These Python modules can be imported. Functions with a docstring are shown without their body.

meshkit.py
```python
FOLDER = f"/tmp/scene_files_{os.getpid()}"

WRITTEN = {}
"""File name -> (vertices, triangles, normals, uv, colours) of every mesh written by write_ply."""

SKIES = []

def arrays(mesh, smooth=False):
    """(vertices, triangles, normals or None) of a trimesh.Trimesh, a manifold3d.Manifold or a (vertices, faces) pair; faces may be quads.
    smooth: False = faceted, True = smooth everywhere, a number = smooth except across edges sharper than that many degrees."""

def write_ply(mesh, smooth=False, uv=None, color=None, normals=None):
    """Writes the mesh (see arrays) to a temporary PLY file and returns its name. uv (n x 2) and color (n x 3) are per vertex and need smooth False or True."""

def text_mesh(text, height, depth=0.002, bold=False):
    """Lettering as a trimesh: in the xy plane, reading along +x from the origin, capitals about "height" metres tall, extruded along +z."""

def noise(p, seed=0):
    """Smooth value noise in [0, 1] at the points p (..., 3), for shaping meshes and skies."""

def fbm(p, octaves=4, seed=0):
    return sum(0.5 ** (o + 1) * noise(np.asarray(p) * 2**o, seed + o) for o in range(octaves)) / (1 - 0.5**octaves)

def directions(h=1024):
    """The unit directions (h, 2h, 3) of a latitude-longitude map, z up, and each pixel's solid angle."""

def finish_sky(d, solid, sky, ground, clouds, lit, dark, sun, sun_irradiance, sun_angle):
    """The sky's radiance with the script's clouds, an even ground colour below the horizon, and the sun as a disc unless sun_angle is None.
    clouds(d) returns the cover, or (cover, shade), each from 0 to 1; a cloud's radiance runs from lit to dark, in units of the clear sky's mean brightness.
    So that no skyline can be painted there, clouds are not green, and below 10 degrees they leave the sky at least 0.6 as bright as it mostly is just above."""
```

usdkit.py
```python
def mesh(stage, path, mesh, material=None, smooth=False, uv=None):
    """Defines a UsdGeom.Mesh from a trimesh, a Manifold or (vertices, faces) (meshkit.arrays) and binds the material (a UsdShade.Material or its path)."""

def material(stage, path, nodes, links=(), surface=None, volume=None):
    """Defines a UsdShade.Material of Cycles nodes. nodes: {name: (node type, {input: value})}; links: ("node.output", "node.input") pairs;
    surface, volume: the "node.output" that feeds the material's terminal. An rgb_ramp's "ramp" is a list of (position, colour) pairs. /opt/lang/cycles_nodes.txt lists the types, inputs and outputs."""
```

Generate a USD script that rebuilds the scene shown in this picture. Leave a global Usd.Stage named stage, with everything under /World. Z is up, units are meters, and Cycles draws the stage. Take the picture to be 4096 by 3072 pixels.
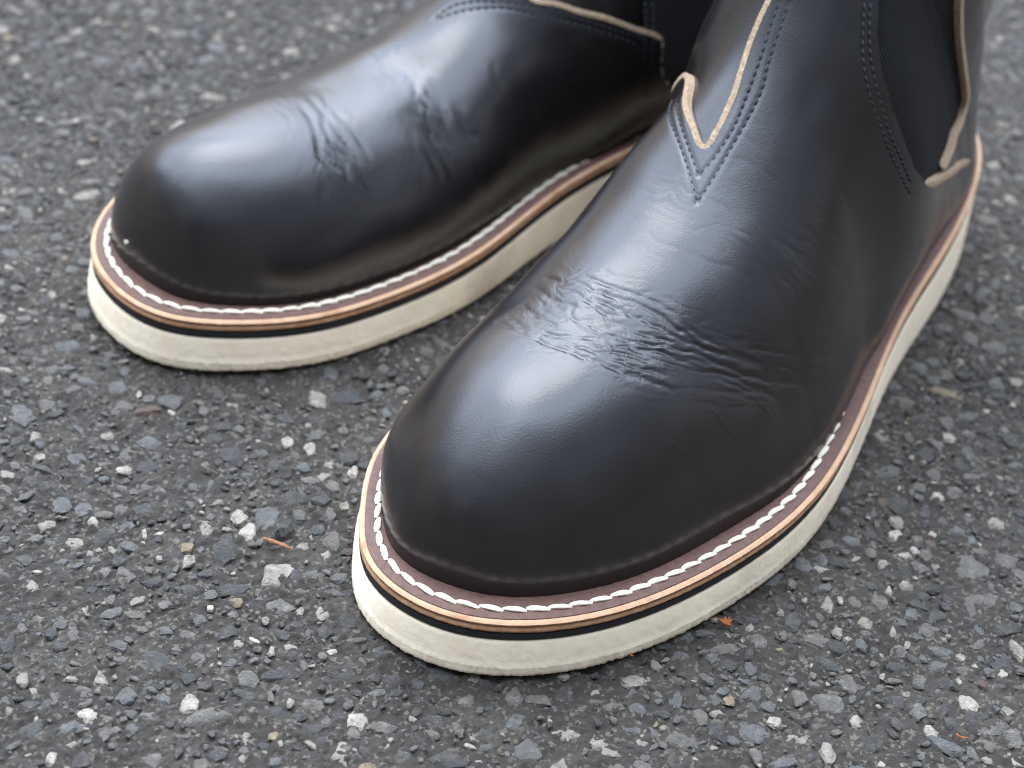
import math
import numpy as np
import trimesh
import usdkit
from meshkit import noise, fbm
from pxr import Gf, Sdf, Usd, UsdGeom, UsdLux, UsdShade, Vt
from scipy.interpolate import CubicSpline, PchipInterpolator
from scipy.spatial import cKDTree, ConvexHull
from shapely.geometry import Polygon
import shapely

stage = Usd.Stage.CreateInMemory()
UsdGeom.SetStageUpAxis(stage, "Z")
UsdGeom.SetStageMetersPerUnit(stage, 1.0)
UsdGeom.Xform.Define(stage, "/World")
UsdGeom.Scope.Define(stage, "/World/Looks")

FPX = 9000.3; CAM_H = 0.37600
CAM_R = [[0.992981, 0.069418, 0.095763], [0.118277, -0.582791, -0.803968], [0.0, 0.809651, -0.586911]]
POSE = {'near': (123.6103, 667.6554, -2.0338), 'far': (93.9764, 731.9797, -2.3651)}
Q = (9.677, 15.362, -0.368, 1.581, 17.786)
OFF = {'near': [0.6, 1.04, -2.27, 1.92, 2.02, 1.59, -0.55, -4.53, -4.1, -1.8, -0.08, 0.78, 2.35, 0.38, -0.42, -2.35, -2.18, -1.85, 0.23, 0.65, 0.53, 0.53],
       'far': [0.47, 0.67, -1.53, 1.41, 1.58, 1.17, -0.54, -3.37, -3.06, -1.34, -0.91, -1.24, 2.24, 1.73, -0.09, -2.98, -2.75, -2.46, 0.46, 0.89, 0.62, 0.48]}
FIT = {'near': {'zT': [0.0, -0.762, -1.636, -2.672, -3.783, -4.709, -4.169, -1.497, 1.65, 3.729, 3.81, 2.743, 1.441, 0.273, -0.408, -0.693, -0.782, -0.805],
   'W': [0.0, 0.0, 0.0, 0.0, 0.0, 0.0, 0.0, 0.0, 0.0, 0.0, 2.703, 1.309, -0.022, -1.302, -2.077, -1.794, -1.272, -0.685],
   'n': [0.0, 0.0, 0.0, 0.0, -0.015, -0.021, 0.002, 0.06, 0.131, 0.173, 0.169, 0.132, 0.088, 0.048, 0.017, -0.003, -0.017, -0.028],
   'sh': [0.0, 0.0, 0.0, 0.0, 1.315, 2.466, 2.229, -0.959, -4.46, -4.935, -4.566, -3.855, -3.084, -2.408, -1.681, -0.924, -0.209, 0.474],
   'yc': [0.0, 0.0, 0.0, 0.0, 0.0, 0.0, 0.0, 0.0, 0.0, 0.0, -0.791, -0.433, -0.224, -0.428, -0.594, -0.46, -0.269, -0.063],
   'ins': [-0.432, -0.357, -0.235, -0.009, 0.294, 0.684, 1.102, 0.948, 0.698, 0.965, 1.345, 1.411, 0.344, -1.321, -2.611, -1.879, -1.389, -1.165, -0.922, -0.697, -0.513, -0.318],
   'xT': [0.0, 0.0, 0.0, 0.0, 0.0, 0.0, 0.0, 0.0, 0.0, 0.422, 0.613, 0.878, 1.134, 1.338, 1.259, 0.939, 0.541, 0.125],
   'xB': [0.0, 0.0, 0.0, 0.0, 0.0, 0.0, 0.0, 0.0, 0.0, 0.0, 0.0, 0.0, 0.0, 9.418, 6.535, 3.624, 0.877, -1.752]}, 

   'far': {'zT': [0.0, 0.65, 0.991, 0.531, -6.171, -12.929, -17.623, -21.366, -24.436, -19.138, -13.457, -8.179, -4.025, -1.475, -0.054, 0.729, 1.193, 1.545],
   'W': [0.0, 0.0, 0.0, 0.0, 0.0, 0.0, 0.0, 0.0, 0.0, 0.0, 0.0, -0.0, -0.0, -0.0, -0.0, 0.0, 0.0, 0.0],
   'n': [0.0, 0.0, 0.0, 0.0, -0.032, -0.059, -0.077, -0.088, -0.091, -0.078, -0.057, -0.037, -0.02, -0.009, -0.001, 0.003, 0.006, 0.008],
   'sh': [0.0, 0.0, 0.0, 0.0, -1.301, -2.32, -2.824, -3.037, -2.991, -2.489, -1.808, -1.158, -0.636, -0.267, -0.03, 0.114, 0.206, 0.28],
   'yc': [0.0, 0.0, 0.0, 0.0, 0.0, 0.0, 0.0, 0.0, 0.0, 0.0, -0.0, -0.0, -0.0, -0.0, -0.0, -0.0, -0.0, -0.0],
   'ins': [0.124, 0.276, 0.419, 0.525, 0.535, 0.339, -0.427, -1.817, -3.564, -5.423, -2.737, 0.131, 2.744, 2.63, 2.121, 1.453, 0.854, 0.391, 0.087, -0.107, -0.239, -0.349],
   'xT': [0.0, 0.0, 0.0, 0.0, 0.0, 0.0, 0.0, 0.0, 0.0, -0.578, -0.36, -0.189, -0.072, -0.002, 0.033, 0.045, 0.047, 0.045],
   'xB': [0.0, 0.0, 0.0, 0.0, 0.0, 0.0, 0.0, 0.0, 0.0, 0.0, 0.0, 0.0, 0.0, -0.0, -0.0, -0.0, -0.0, -0.0]}}
CURVES = {'near': {'C0':[[0.3455,-0.1817],[0.3421,-0.1016],[0.341,-0.0415],[0.3421,0.01],[0.3433,0.0415],[0.3444,0.093],[0.3466,0.1559],[0.3466,0.1874],[0.3466,0.2132]],
'C1':[[0.3388,-0.196],[0.3366,-0.133],[0.3321,-0.073],[0.3333,-0.0443],[0.3344,-0.01],[0.3355,0.0272],[0.3377,0.0672],[0.3377,0.1073],[0.3388,0.1588],[0.341,0.2046],[0.341,0.2389]],
'C2':[[0.3299,-0.2332],[0.3288,-0.1702],[0.3255,-0.113],[0.3221,-0.073],[0.321,-0.0215],[0.3188,0.01],[0.321,0.0443],[0.3221,0.0758]],
'C3':[[0.3288,-0.0529],[0.3266,-0.0186],[0.3266,0.0215],[0.3277,0.0615],[0.3266,0.0987],[0.3299,0.1445],[0.3299,0.176],[0.3333,0.2189],[0.3355,0.2647]],
'C4':[[0.321,-0.2132],[0.3166,-0.1502],[0.3155,-0.0987],[0.3121,-0.0529]],
'C5':[[0.2977,-0.1874],[0.2955,-0.1216],[0.2921,-0.0815],[0.2921,-0.0615]],
'C6':[[0.2888,-0.1702],[0.2855,-0.113],[0.2855,-0.0672],[0.2888,-0.0272],[0.291,0.0129],[0.2944,0.0415],[0.2977,0.0844]],
'C7':[[0.2833,-0.2589],[0.2777,-0.1788],[0.2766,-0.1216],[0.2755,-0.0672],[0.2755,-0.0329],[0.2755,-0.0043],[0.2766,0.0472],[0.2755,0.073],[0.2777,0.113],[0.2799,0.1531],[0.281,0.196],[0.2855,0.2361]],
'C8':[[0.2833,-0.1102],[0.2799,-0.0472],[0.281,-0.0014],[0.2799,0.0272],[0.2844,0.0558],[0.2855,0.1044],[0.2899,0.1359],[0.2966,0.1731],[0.2988,0.2046],[0.3021,0.2361],[0.3055,0.2704],[0.3133,0.3047]],
'C9':[[0.2999,0.03],[0.3021,0.0558],[0.3055,0.0987],[0.3077,0.133],[0.311,0.1788],[0.3155,0.2189],[0.3188,0.2475],[0.3266,0.2847],[0.3277,0.3047]],
'C10':[[0.3177,0.1531],[0.321,0.1845],[0.3244,0.2217],[0.3277,0.2532],[0.3321,0.2847]],
'C11':[[0.2877,0.1359],[0.2888,0.1731],[0.2921,0.2103],[0.2944,0.2532],[0.2977,0.2847],[0.3033,0.319],[0.3066,0.3476],[0.3121,0.3963]],
'C12':[[0.2988,0.1102],[0.2988,0.1445],[0.3033,0.1702],[0.3077,0.1931]],
'C13':[[0.341,-0.3991],[0.3288,-0.3019],[0.3199,-0.2217],[0.3133,-0.1617],[0.3077,-0.1159]],
'C14':[[0.3177,-0.3648],[0.3077,-0.2761],[0.301,-0.2046]],
'C15':[[0.3044,-0.3791],[0.2933,-0.2818],[0.2866,-0.1989]],
'C16':[[0.3488,-0.3677],[0.3399,-0.2761],[0.3355,-0.2074],[0.3377,-0.176]],
'C17':[[0.301,-0.4134],[0.2899,-0.3162],[0.2844,-0.2504]],
'D1':[[0.3366,0.1388],[0.3388,0.1817],[0.3399,0.2189],[0.341,0.2675],[0.3444,0.299],[0.3444,0.3476],[0.3466,0.3791],[0.3522,0.4163],[0.3566,0.4449],[0.3633,0.4735]],
'D2':[[0.3466,0.2475],[0.3477,0.2904],[0.3499,0.3219],[0.3522,0.3619],[0.3555,0.3877],[0.3577,0.4163],[0.3622,0.4392]],
'D3':[[0.3299,0.1702],[0.3321,0.2074],[0.3333,0.2504],[0.3366,0.2876],[0.3388,0.3162],[0.3444,0.3534],[0.3488,0.402],[0.3544,0.4363],[0.3622,0.4821],[0.371,0.5336],[0.3777,0.5765],[0.3844,0.6195]],
'D4':[[0.3244,0.2647],[0.3288,0.3047],[0.3333,0.3391],[0.3399,0.3677],[0.3444,0.4077],[0.3477,0.4449],[0.3533,0.485],[0.3588,0.5193],[0.3655,0.5622],[0.3744,0.608],[0.381,0.6452],[0.3888,0.6824]],
'D5':[[0.3144,0.2446],[0.3188,0.279],[0.3221,0.3133],[0.3255,0.3505],[0.331,0.3848],[0.3344,0.422]],
'D6':[[0.3388,0.4793],[0.3455,0.5136],[0.3522,0.5565],[0.3599,0.6023],[0.3688,0.6481]],
'D7':[[0.3622,0.4392],[0.3644,0.4707],[0.371,0.5107],[0.3777,0.5565],[0.3844,0.5994]],
'E1':[[0.351,0.6223],[0.3544,0.6538],[0.3588,0.7053]],
'E2':[[0.3577,0.608],[0.3655,0.6509],[0.371,0.7024],[0.3766,0.7454]],
'E3':[[0.3766,0.7196],[0.381,0.7568],[0.3833,0.7797]],
'E4':[[0.3266,0.5708],[0.3299,0.6195],[0.3344,0.6738],[0.3399,0.7167]],
'E5':[[0.2833,0.568],[0.2888,0.6195],[0.2977,0.6795],[0.3055,0.7539]],
'E6':[[0.2899,0.2589],[0.2933,0.3133],[0.2977,0.3677],[0.3033,0.4106],[0.3077,0.4535]],
'E7':[[0.2821,0.1502],[0.2833,0.2046],[0.2844,0.2504],[0.2888,0.299],[0.2921,0.3419]],
'E9':[[0.3399,0.4421],[0.3488,0.4993],[0.3577,0.5508],[0.3655,0.608],[0.3755,0.6595],[0.3822,0.6967],[0.3888,0.7339]],
'E10':[[0.3666,0.6595],[0.3733,0.7196],[0.3777,0.7854]],
'F1':[[0.4355,0.216],[0.4377,0.2933],[0.4388,0.3763],[0.4477,0.4735],[0.4611,0.5737]],
'F2':[[0.4322,0.3276],[0.4388,0.3991],[0.4422,0.4793],[0.4477,0.5622],[0.4555,0.6481]],
'F3':[[0.4177,0.1788],[0.4233,0.299],[0.4222,0.3648],[0.4288,0.4649]],
'vR':[[0.4622,-0.0215],[0.4699,-0.0157],[0.4811,-0.0157],[0.5066,-0.03],[0.5288,-0.0615],[0.5499,-0.0787],[0.5644,-0.0787],[0.5766,-0.0672]],
'vL':[(0.4622,-0.0215),(0.4655,-0.0529),(0.4755,-0.1044),(0.5011,-0.2389),(0.529,-0.35),(0.55,-0.43)],
'sR1':[[0.4244,0.0415],[0.4399,0.0501],[0.4644,0.0587],[0.4899,0.0644],[0.5155,0.0615],[0.5322,0.0386],[0.5499,0.0243],[0.5788,0.0072]],
'sR2':[[0.4433,0.0014],[0.4599,0.0215],[0.4833,0.0329],[0.5099,0.0157],[0.5399,-0.0072],[0.5577,-0.0215],[0.5777,-0.0272]],
'sL1':[(0.4244,0.0415),(0.4444,-0.0415),(0.4644,-0.1359),(0.4855,-0.2446),(0.51,-0.36),(0.53,-0.44)],
'sL2':[(0.4433,0.0014),(0.4622,-0.0901),(0.4855,-0.2046),(0.512,-0.33)],
'gF':[[0.6255,0.2761],[0.6066,0.3019],[0.5933,0.3648],[0.5888,0.4506],[0.5922,0.5508],[0.5977,0.6137],[0.6122,0.6853]],
'gR':[[0.7522,0.6052],[0.7377,0.671],[0.7333,0.7253],[0.7311,0.7825],[0.7133,0.8169],[0.6889,0.8112],[0.6633,0.7911],[0.6122,0.6853]],
'gB':[[0.6111,0.6824],[0.6344,0.7396],[0.6766,0.8398],[0.7011,0.8884],[0.72,0.9227]],
'gS1':[[0.6144,0.2332],[0.6033,0.2504],[0.5866,0.2961],[0.5777,0.3562],[0.5744,0.4306],[0.5755,0.5165],[0.5822,0.6052],[0.5911,0.6681]],
'gS2':[[0.6188,0.2504],[0.6077,0.2675],[0.5922,0.3133],[0.5822,0.3991],[0.58,0.4764],[0.5844,0.5594],[0.5922,0.6395]]},
 'far': {'F1':[[0.2833,-0.3276],[0.2866,-0.3934],[0.291,-0.4649],[0.2966,-0.5365],[0.301,-0.588],[0.3033,-0.6423]],
'F2':[[0.2844,-0.3219],[0.291,-0.3734],[0.2966,-0.422],[0.2988,-0.485],[0.3033,-0.5479],[0.3077,-0.5994],[0.3121,-0.6452]],
'F3':[[0.2921,-0.1731],[0.2877,-0.2504],[0.2844,-0.3133],[0.2877,-0.3505]],
'F4':[[0.3066,0.0329],[0.3044,-0.03],[0.301,-0.1016],[0.2955,-0.1788],[0.2921,-0.2589],[0.291,-0.319]],
'F5':[[0.3244,0.1044],[0.3188,0.01],[0.3166,-0.0472],[0.3088,-0.1245],[0.3033,-0.216],[0.301,-0.2876]],
'F6':[[0.3366,0.0987],[0.3299,0.0157],[0.3199,-0.0587],[0.3155,-0.1445],[0.3155,-0.2103],[0.3144,-0.279],[0.3166,-0.3591],[0.3199,-0.4249],[0.3221,-0.4678]],
'F7':[[0.331,-0.0072],[0.3255,-0.1273],[0.3266,-0.2074],[0.3266,-0.279],[0.3266,-0.3391],[0.3255,-0.4163]],
'F8':[[0.3099,-0.3791],[0.3099,-0.4335],[0.3121,-0.4907],[0.3155,-0.5479],[0.321,-0.6052]],
'F9':[[0.3066,-0.2389],[0.3088,-0.3076],[0.3133,-0.3476]],
'G1':[[0.4044,-0.0415],[0.4022,-0.133],[0.3966,-0.2074],[0.3988,-0.2818],[0.3999,-0.3591]],
'G2':[[0.4077,-0.1073],[0.4066,-0.196],[0.4055,-0.2761],[0.4055,-0.3505],[0.4044,-0.4134],[0.4066,-0.4821]],
'G3':[[0.4155,-0.1559],[0.4133,-0.2246],[0.4122,-0.2961],[0.411,-0.3591]],
'G4':[[0.3877,-0.279],[0.391,-0.3362],[0.3933,-0.3963],[0.3944,-0.4678],[0.3977,-0.5279]],
'G5':[[0.3799,-0.3333],[0.3833,-0.382],[0.3855,-0.4421],[0.3866,-0.5079],[0.3877,-0.568],[0.3899,-0.6252]],
'G6':[[0.3733,-0.4678],[0.3766,-0.5279],[0.3777,-0.5908],[0.3788,-0.6452]],
'G7':[[0.4177,-0.3934],[0.4199,-0.4564],[0.421,-0.5079],[0.4288,-0.5622]],
'G8':[[0.4744,-0.3247],[0.4711,-0.3906],[0.4699,-0.4421]],
'seam':[[0.5299,-0.2904],[0.5455,-0.382],[0.5588,-0.4506],[0.5788,-0.525],[0.6,-0.6137],[0.6111,-0.6538],[0.6177,-0.6853]],
'gF':[[0.6177,-0.6853],[0.6122,-0.7196],[0.61,-0.7625],[0.6111,-0.8169],[0.6155,-0.8455]],
's1':[[0.4666,0.0987],[0.4788,0.0415],[0.4899,-0.0358],[0.5033,-0.1388],[0.5155,-0.2446],[0.5277,-0.3448],[0.5455,-0.4478],[0.5655,-0.525],[0.5855,-0.6023],[0.5955,-0.6452]],
's2':[[0.4655,0.1159],[0.4833,0.0987],[0.4933,0.0272],[0.5033,-0.0873],[0.5177,-0.2217],[0.5344,-0.3476],[0.5577,-0.4707],[0.5766,-0.5451],[0.5955,-0.6166],[0.6055,-0.6538]],
's3':[[0.6122,-0.5622],[0.6055,-0.6223],[0.5977,-0.691],[0.5933,-0.7997]],
's4':[[0.6188,-0.5823],[0.6122,-0.6395],[0.6066,-0.6824],[0.6033,-0.7396]]}}
STONES = [(-54.4,428.2,14.0,13.4,4,30),(-73.5,441.1,4.2,6.6,4,11),(-62.9,441.8,5.3,7.4,5,11),(-66.0,447.5,4.3,6.7,5,11),(-59.2,448.8,6.9,10.1,2,11),(-67.6,434.7,6.3,12.9,1,10),(-75.8,427.5,3.6,7.1,4,10),(-89.9,446.9,5.3,10.9,0,-49),(-99.0,460.4,4.3,4.4,5,11),(-93.2,463.3,5.9,7.0,0,11),(-58.6,480.5,3.4,5.5,5,11),(-52.3,479.5,3.9,5.5,5,11),(-95.5,473.3,8.2,6.3,2,11),(-105.7,442.6,5.2,7.5,2,11),(-111.4,443.2,5.2,8.4,2,11),(-105.2,429.8,5.6,5.6,4,10),(-102.3,438.2,2.6,4.1,5,11),(-115.6,421.0,5.6,6.3,0,-30),(-92.7,424.4,3.6,3.9,0,-20),(-112.2,391.0,3.9,9.4,1,10),(-66.5,377.9,4.8,7.5,5,10),(-88.7,370.3,5.6,4.7,5,10),(-61.1,375.0,5.7,14.2,3,-55),(-81.1,377.8,5.7,5.5,2,10),(-105.7,378.9,2.9,4.9,4,10),(-26.2,379.5,6.3,6.8,5,10),(-32.2,395.5,8.9,12.2,1,10),(-54.2,388.8,5.9,6.3,3,10),(-29.2,368.8,7.2,8.6,4,9),(-32.5,413.3,7.7,7.5,1,10),(-41.0,441.7,5.3,7.4,3,10),(-68.0,386.1,3.9,4.2,0,10),(-60.0,358.4,3.7,5.2,3,9),(-57.0,362.9,4.2,5.9,1,9),(-53.4,456.8,7.6,7.7,1,11),(-50.8,450.4,3.8,5.9,2,11),(-106.4,474.4,3.8,4.1,4,11),(-127.9,453.1,4.8,3.9,4,-39),(-121.9,462.2,3.2,4.4,4,11),(-88.5,435.8,2.1,4.9,5,11),(-111.7,411.5,3.5,4.6,4,10),(-78.2,410.5,4.0,3.8,3,10),(-68.0,416.2,3.6,5.4,2,10),(-61.0,414.4,3.0,3.8,6,10),(-67.1,411.0,2.0,3.0,5,10),(-72.8,395.7,3.0,4.3,3,10),(-66.8,393.1,3.4,5.0,3,10),(-50.3,398.6,2.2,3.3,5,10),(-78.8,359.9,2.8,3.9,4,9),(-77.5,367.5,3.3,4.0,2,10),(-70.9,358.6,4.2,5.2,3,9),(-48.4,426.9,3.1,4.7,0,10),(-102.9,395.6,2.9,4.4,0,10),(-93.4,355.6,2.8,3.9,5,9),(-83.3,418.2,6.1,5.4,1,10),(-100.4,441.9,5.8,3.3,3,11),(-83.7,458.0,3.2,5.2,1,11),(-58.8,463.7,5.5,4.4,1,11),(-39.4,471.0,3.3,4.4,5,11),(-43.0,452.7,2.7,5.9,3,11),(-77.1,433.0,3.6,4.0,6,10),(124.9,462.2,11.7,14.8,3,10),(127.3,447.9,12.8,8.6,3,25),(133.1,438.8,10.1,5.6,1,20),(130.6,426.4,6.2,9.9,0,10),(83.8,427.0,7.4,8.0,3,10),(90.7,457.8,3.9,10.7,1,80),(101.0,443.7,5.1,5.6,3,10),(96.2,435.0,4.4,4.6,4,10),(120.1,490.6,3.7,5.3,5,11),(111.7,466.1,2.6,4.0,5,10),(103.2,448.2,2.5,3.8,5,10),(135.2,481.9,4.7,6.3,4,11),(125.6,519.1,3.5,4.6,5,11),(108.6,486.1,6.0,9.5,1,11),(115.3,484.3,4.0,8.4,0,11),(68.4,423.0,5.5,6.2,3,10),(67.5,391.4,8.7,8.0,2,10),(58.1,389.8,5.2,7.2,1,10),(85.7,403.4,10.1,9.2,3,45),(91.4,411.9,4.8,8.6,3,10),(102.8,407.1,5.4,5.1,1,10),(94.9,391.9,8.8,8.9,1,9),(120.6,410.1,5.4,6.8,5,10),(121.3,405.3,7.2,8.4,1,10),(110.5,397.8,4.1,5.8,5,9),(113.9,393.5,4.7,9.7,2,69),(126.2,402.0,4.8,10.0,3,-50),(130.5,399.5,5.4,7.5,3,9),(92.4,398.8,3.5,4.9,4,10),(78.5,403.8,4.1,7.5,3,10),(54.4,393.2,4.1,7.3,3,10),(61.3,400.1,2.9,4.1,6,10),(77.9,432.2,4.9,8.2,0,10),(89.0,424.4,4.9,6.2,1,10),(57.3,415.4,3.6,3.5,2,10),(134.7,431.5,3.8,7.3,4,10),(128.2,540.9,4.4,14.5,6,71),(84.9,386.3,3.5,8.7,4,9),(107.7,477.8,4.0,6.2,4,11),(124.4,476.9,4.0,5.1,2,11),(129.4,468.8,4.0,5.0,3,10),(114.5,465.1,3.3,5.0,3,10),(86.8,441.1,3.8,7.4,4,10),(90.5,442.2,1.6,3.7,5,10),(94.2,442.4,3.8,5.6,3,10),(108.8,440.4,3.8,4.6,2,10),(112.6,434.8,5.6,5.5,3,10),(95.1,426.4,3.1,5.4,2,10),(89.3,429.8,3.1,3.6,4,10),(91.9,428.0,2.5,2.7,5,10),(103.3,432.2,2.5,5.4,4,10),(108.7,415.7,3.6,5.2,3,10),(66.7,412.7,3.6,5.1,2,10),(67.1,403.5,5.9,5.0,2,10),(130.4,408.9,3.6,3.4,4,10),(124.8,416.8,2.4,3.5,7,10),(130.1,422.0,3.1,3.5,5,10),(104.4,485.3,3.4,4.7,7,11),(116.1,469.8,3.3,4.5,7,10),(125.5,526.4,4.3,7.0,3,11),(113.8,516.7,2.8,5.7,2,11),(118.0,509.8,4.9,6.7,0,11),(130.4,512.8,4.2,6.8,2,11),(136.8,516.2,4.2,8.0,1,11),(124.6,493.3,6.1,7.5,3,11),(99.8,462.9,3.2,4.9,3,10),(86.3,458.0,3.9,5.8,2,10),(108.4,451.5,3.8,4.8,4,10),(-98.1,487.8,7.0,4.5,7,20)]
SKY_STRENGTH, SUN_INT, SUN_ANGLE = 0.12, 0.18, 32.0
CLOUD_LOW, CLOUD_MID, CLOUD_TOP, CLOUD_GAIN = (0.70, 0.50, 0.36), (0.72, 0.70, 0.71), (0.85, 0.985, 1.22), 39.0
LEATHER_ROUGH, LEATHER_SPEC = 0.22, 0.64
NEAR_STEP, NEAR_T, FAR_STEP, FAR_T = 0.46, 480, 0.72, 310
GROUND_STEP = 0.00065

# ------------------------------------------------------------------ camera
cam = UsdGeom.Camera.Define(stage, "/World/camera")
cam.CreateHorizontalApertureAttr(36.0)
cam.CreateFocalLengthAttr(FPX / 4096 * 36.0)
cam.CreateFStopAttr(13.5)
cam.CreateFocusDistanceAttr(0.55)
cam.CreateClippingRangeAttr(Gf.Vec2f(0.02, 2000.0))
cam.CreateExposureAttr(0.08)
_R = np.array(CAM_R)                      # rows: right, down, forward
_M = np.eye(4)
_M[0, :3], _M[1, :3], _M[2, :3], _M[3, :3] = _R[0], -_R[1], -_R[2], (0, 0, CAM_H)
cam.AddTransformOp().Set(Gf.Matrix4d(*_M.ravel().tolist()))

# ------------------------------------------------------------------ sky and sun (bright overcast, the sun soft behind cloud)
SUN_AZ, SUN_EL = math.radians(-22.0), math.radians(62.0)      # azimuth from +y towards +x
sun_dir = np.array([math.sin(SUN_AZ) * math.cos(SUN_EL), math.cos(SUN_AZ) * math.cos(SUN_EL), math.sin(SUN_EL)])
sky_mat = usdkit.material(stage, "/World/Looks/sky_look", {
    "tc": ("texture_coordinate", {}),
    "sky": ("sky_texture", {"sky_type": "single_scattering", "sun_disc": False, "sun_elevation": SUN_EL, "sun_rotation": SUN_AZ,
                            "aerosol_density": 1.0, "air_density": 1.0}),
    "n": ("noise_texture", {"scale": 1.6, "detail": 5.0, "roughness": 0.55}),
    "cov": ("map_range", {"from_min": 0.3, "from_max": 0.7, "to_min": 0.80, "to_max": 1.0, "clamp": True}),
    "sep": ("separate_xyz", {}),
    "grad": ("rgb_ramp", {"ramp": [(0.0, CLOUD_LOW), (0.22, CLOUD_MID), (0.6, CLOUD_TOP), (1.0, CLOUD_TOP)]}),
    "mx": ("mix_color", {"blend_type": "mix", "use_clamp": False}),
    "gain": ("mix_color", {"blend_type": "multiply", "fac": 1.0, "use_clamp": False}),
    # added bright lobe round the sun; the dimmed rest keeps leather flanks dark
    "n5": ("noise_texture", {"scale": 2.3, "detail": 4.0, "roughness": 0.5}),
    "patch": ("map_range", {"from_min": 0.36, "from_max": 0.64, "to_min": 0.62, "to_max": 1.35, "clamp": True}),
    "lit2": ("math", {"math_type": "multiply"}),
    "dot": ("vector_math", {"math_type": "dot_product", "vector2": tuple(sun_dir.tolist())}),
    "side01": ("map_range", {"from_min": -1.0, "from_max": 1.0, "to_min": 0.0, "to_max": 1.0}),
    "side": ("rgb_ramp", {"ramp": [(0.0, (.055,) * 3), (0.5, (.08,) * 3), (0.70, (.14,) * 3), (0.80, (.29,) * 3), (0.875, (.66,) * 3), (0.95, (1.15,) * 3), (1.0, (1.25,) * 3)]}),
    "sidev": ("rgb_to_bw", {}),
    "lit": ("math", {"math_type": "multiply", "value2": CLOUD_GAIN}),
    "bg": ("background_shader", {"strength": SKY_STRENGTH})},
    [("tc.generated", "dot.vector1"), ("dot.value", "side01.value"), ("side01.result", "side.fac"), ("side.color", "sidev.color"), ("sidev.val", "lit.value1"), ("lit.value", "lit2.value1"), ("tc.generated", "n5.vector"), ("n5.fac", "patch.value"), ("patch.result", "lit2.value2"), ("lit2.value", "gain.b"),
     ("tc.generated", "n.vector"), ("n.fac", "cov.value"), ("tc.generated", "sep.vector"), ("sep.z", "grad.fac"),
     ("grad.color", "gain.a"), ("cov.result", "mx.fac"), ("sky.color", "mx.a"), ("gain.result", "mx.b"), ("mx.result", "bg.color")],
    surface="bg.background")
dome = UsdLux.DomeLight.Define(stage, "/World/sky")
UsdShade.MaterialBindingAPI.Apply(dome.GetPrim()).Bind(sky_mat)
sun = UsdLux.DistantLight.Define(stage, "/World/sun")
sun.CreateNormalizeAttr(True)
sun.CreateIntensityAttr(SUN_INT)
sun.CreateAngleAttr(SUN_ANGLE)
sun.CreateColorAttr(Gf.Vec3f(1.0, 0.93, 0.84))
_z = sun_dir
_x = np.cross([0, 0, 1], _z); _x /= np.linalg.norm(_x); _y = np.cross(_z, _x)
_S = np.eye(4); _S[0, :3], _S[1, :3], _S[2, :3] = _x, _y, _z
sun.AddTransformOp().Set(Gf.Matrix4d(*_S.ravel().tolist()))

# ------------------------------------------------------------------ helpers
LOOKS = "/World/Looks/"
_used = {}


def numbered(name, parent):
    k = (parent, name)
    i = _used.get(k, 0)
    _used[k] = i + 1
    return f"{parent}/{name}" + (f"_{i:03d}" if i else "")


def data(prim, **kw):
    for k, v in kw.items():
        prim.SetCustomDataByKey(k, v)
    return prim


def xform(name, parent="/World", loc=(0, 0, 0), rz=0.0, **kw):
    x = UsdGeom.Xform.Define(stage, numbered(name, parent))
    x.AddTranslateOp().Set(Gf.Vec3d(*map(float, loc)))
    x.AddRotateZOp().Set(float(math.degrees(rz)))
    data(x.GetPrim(), **kw)
    return str(x.GetPath())


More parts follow.
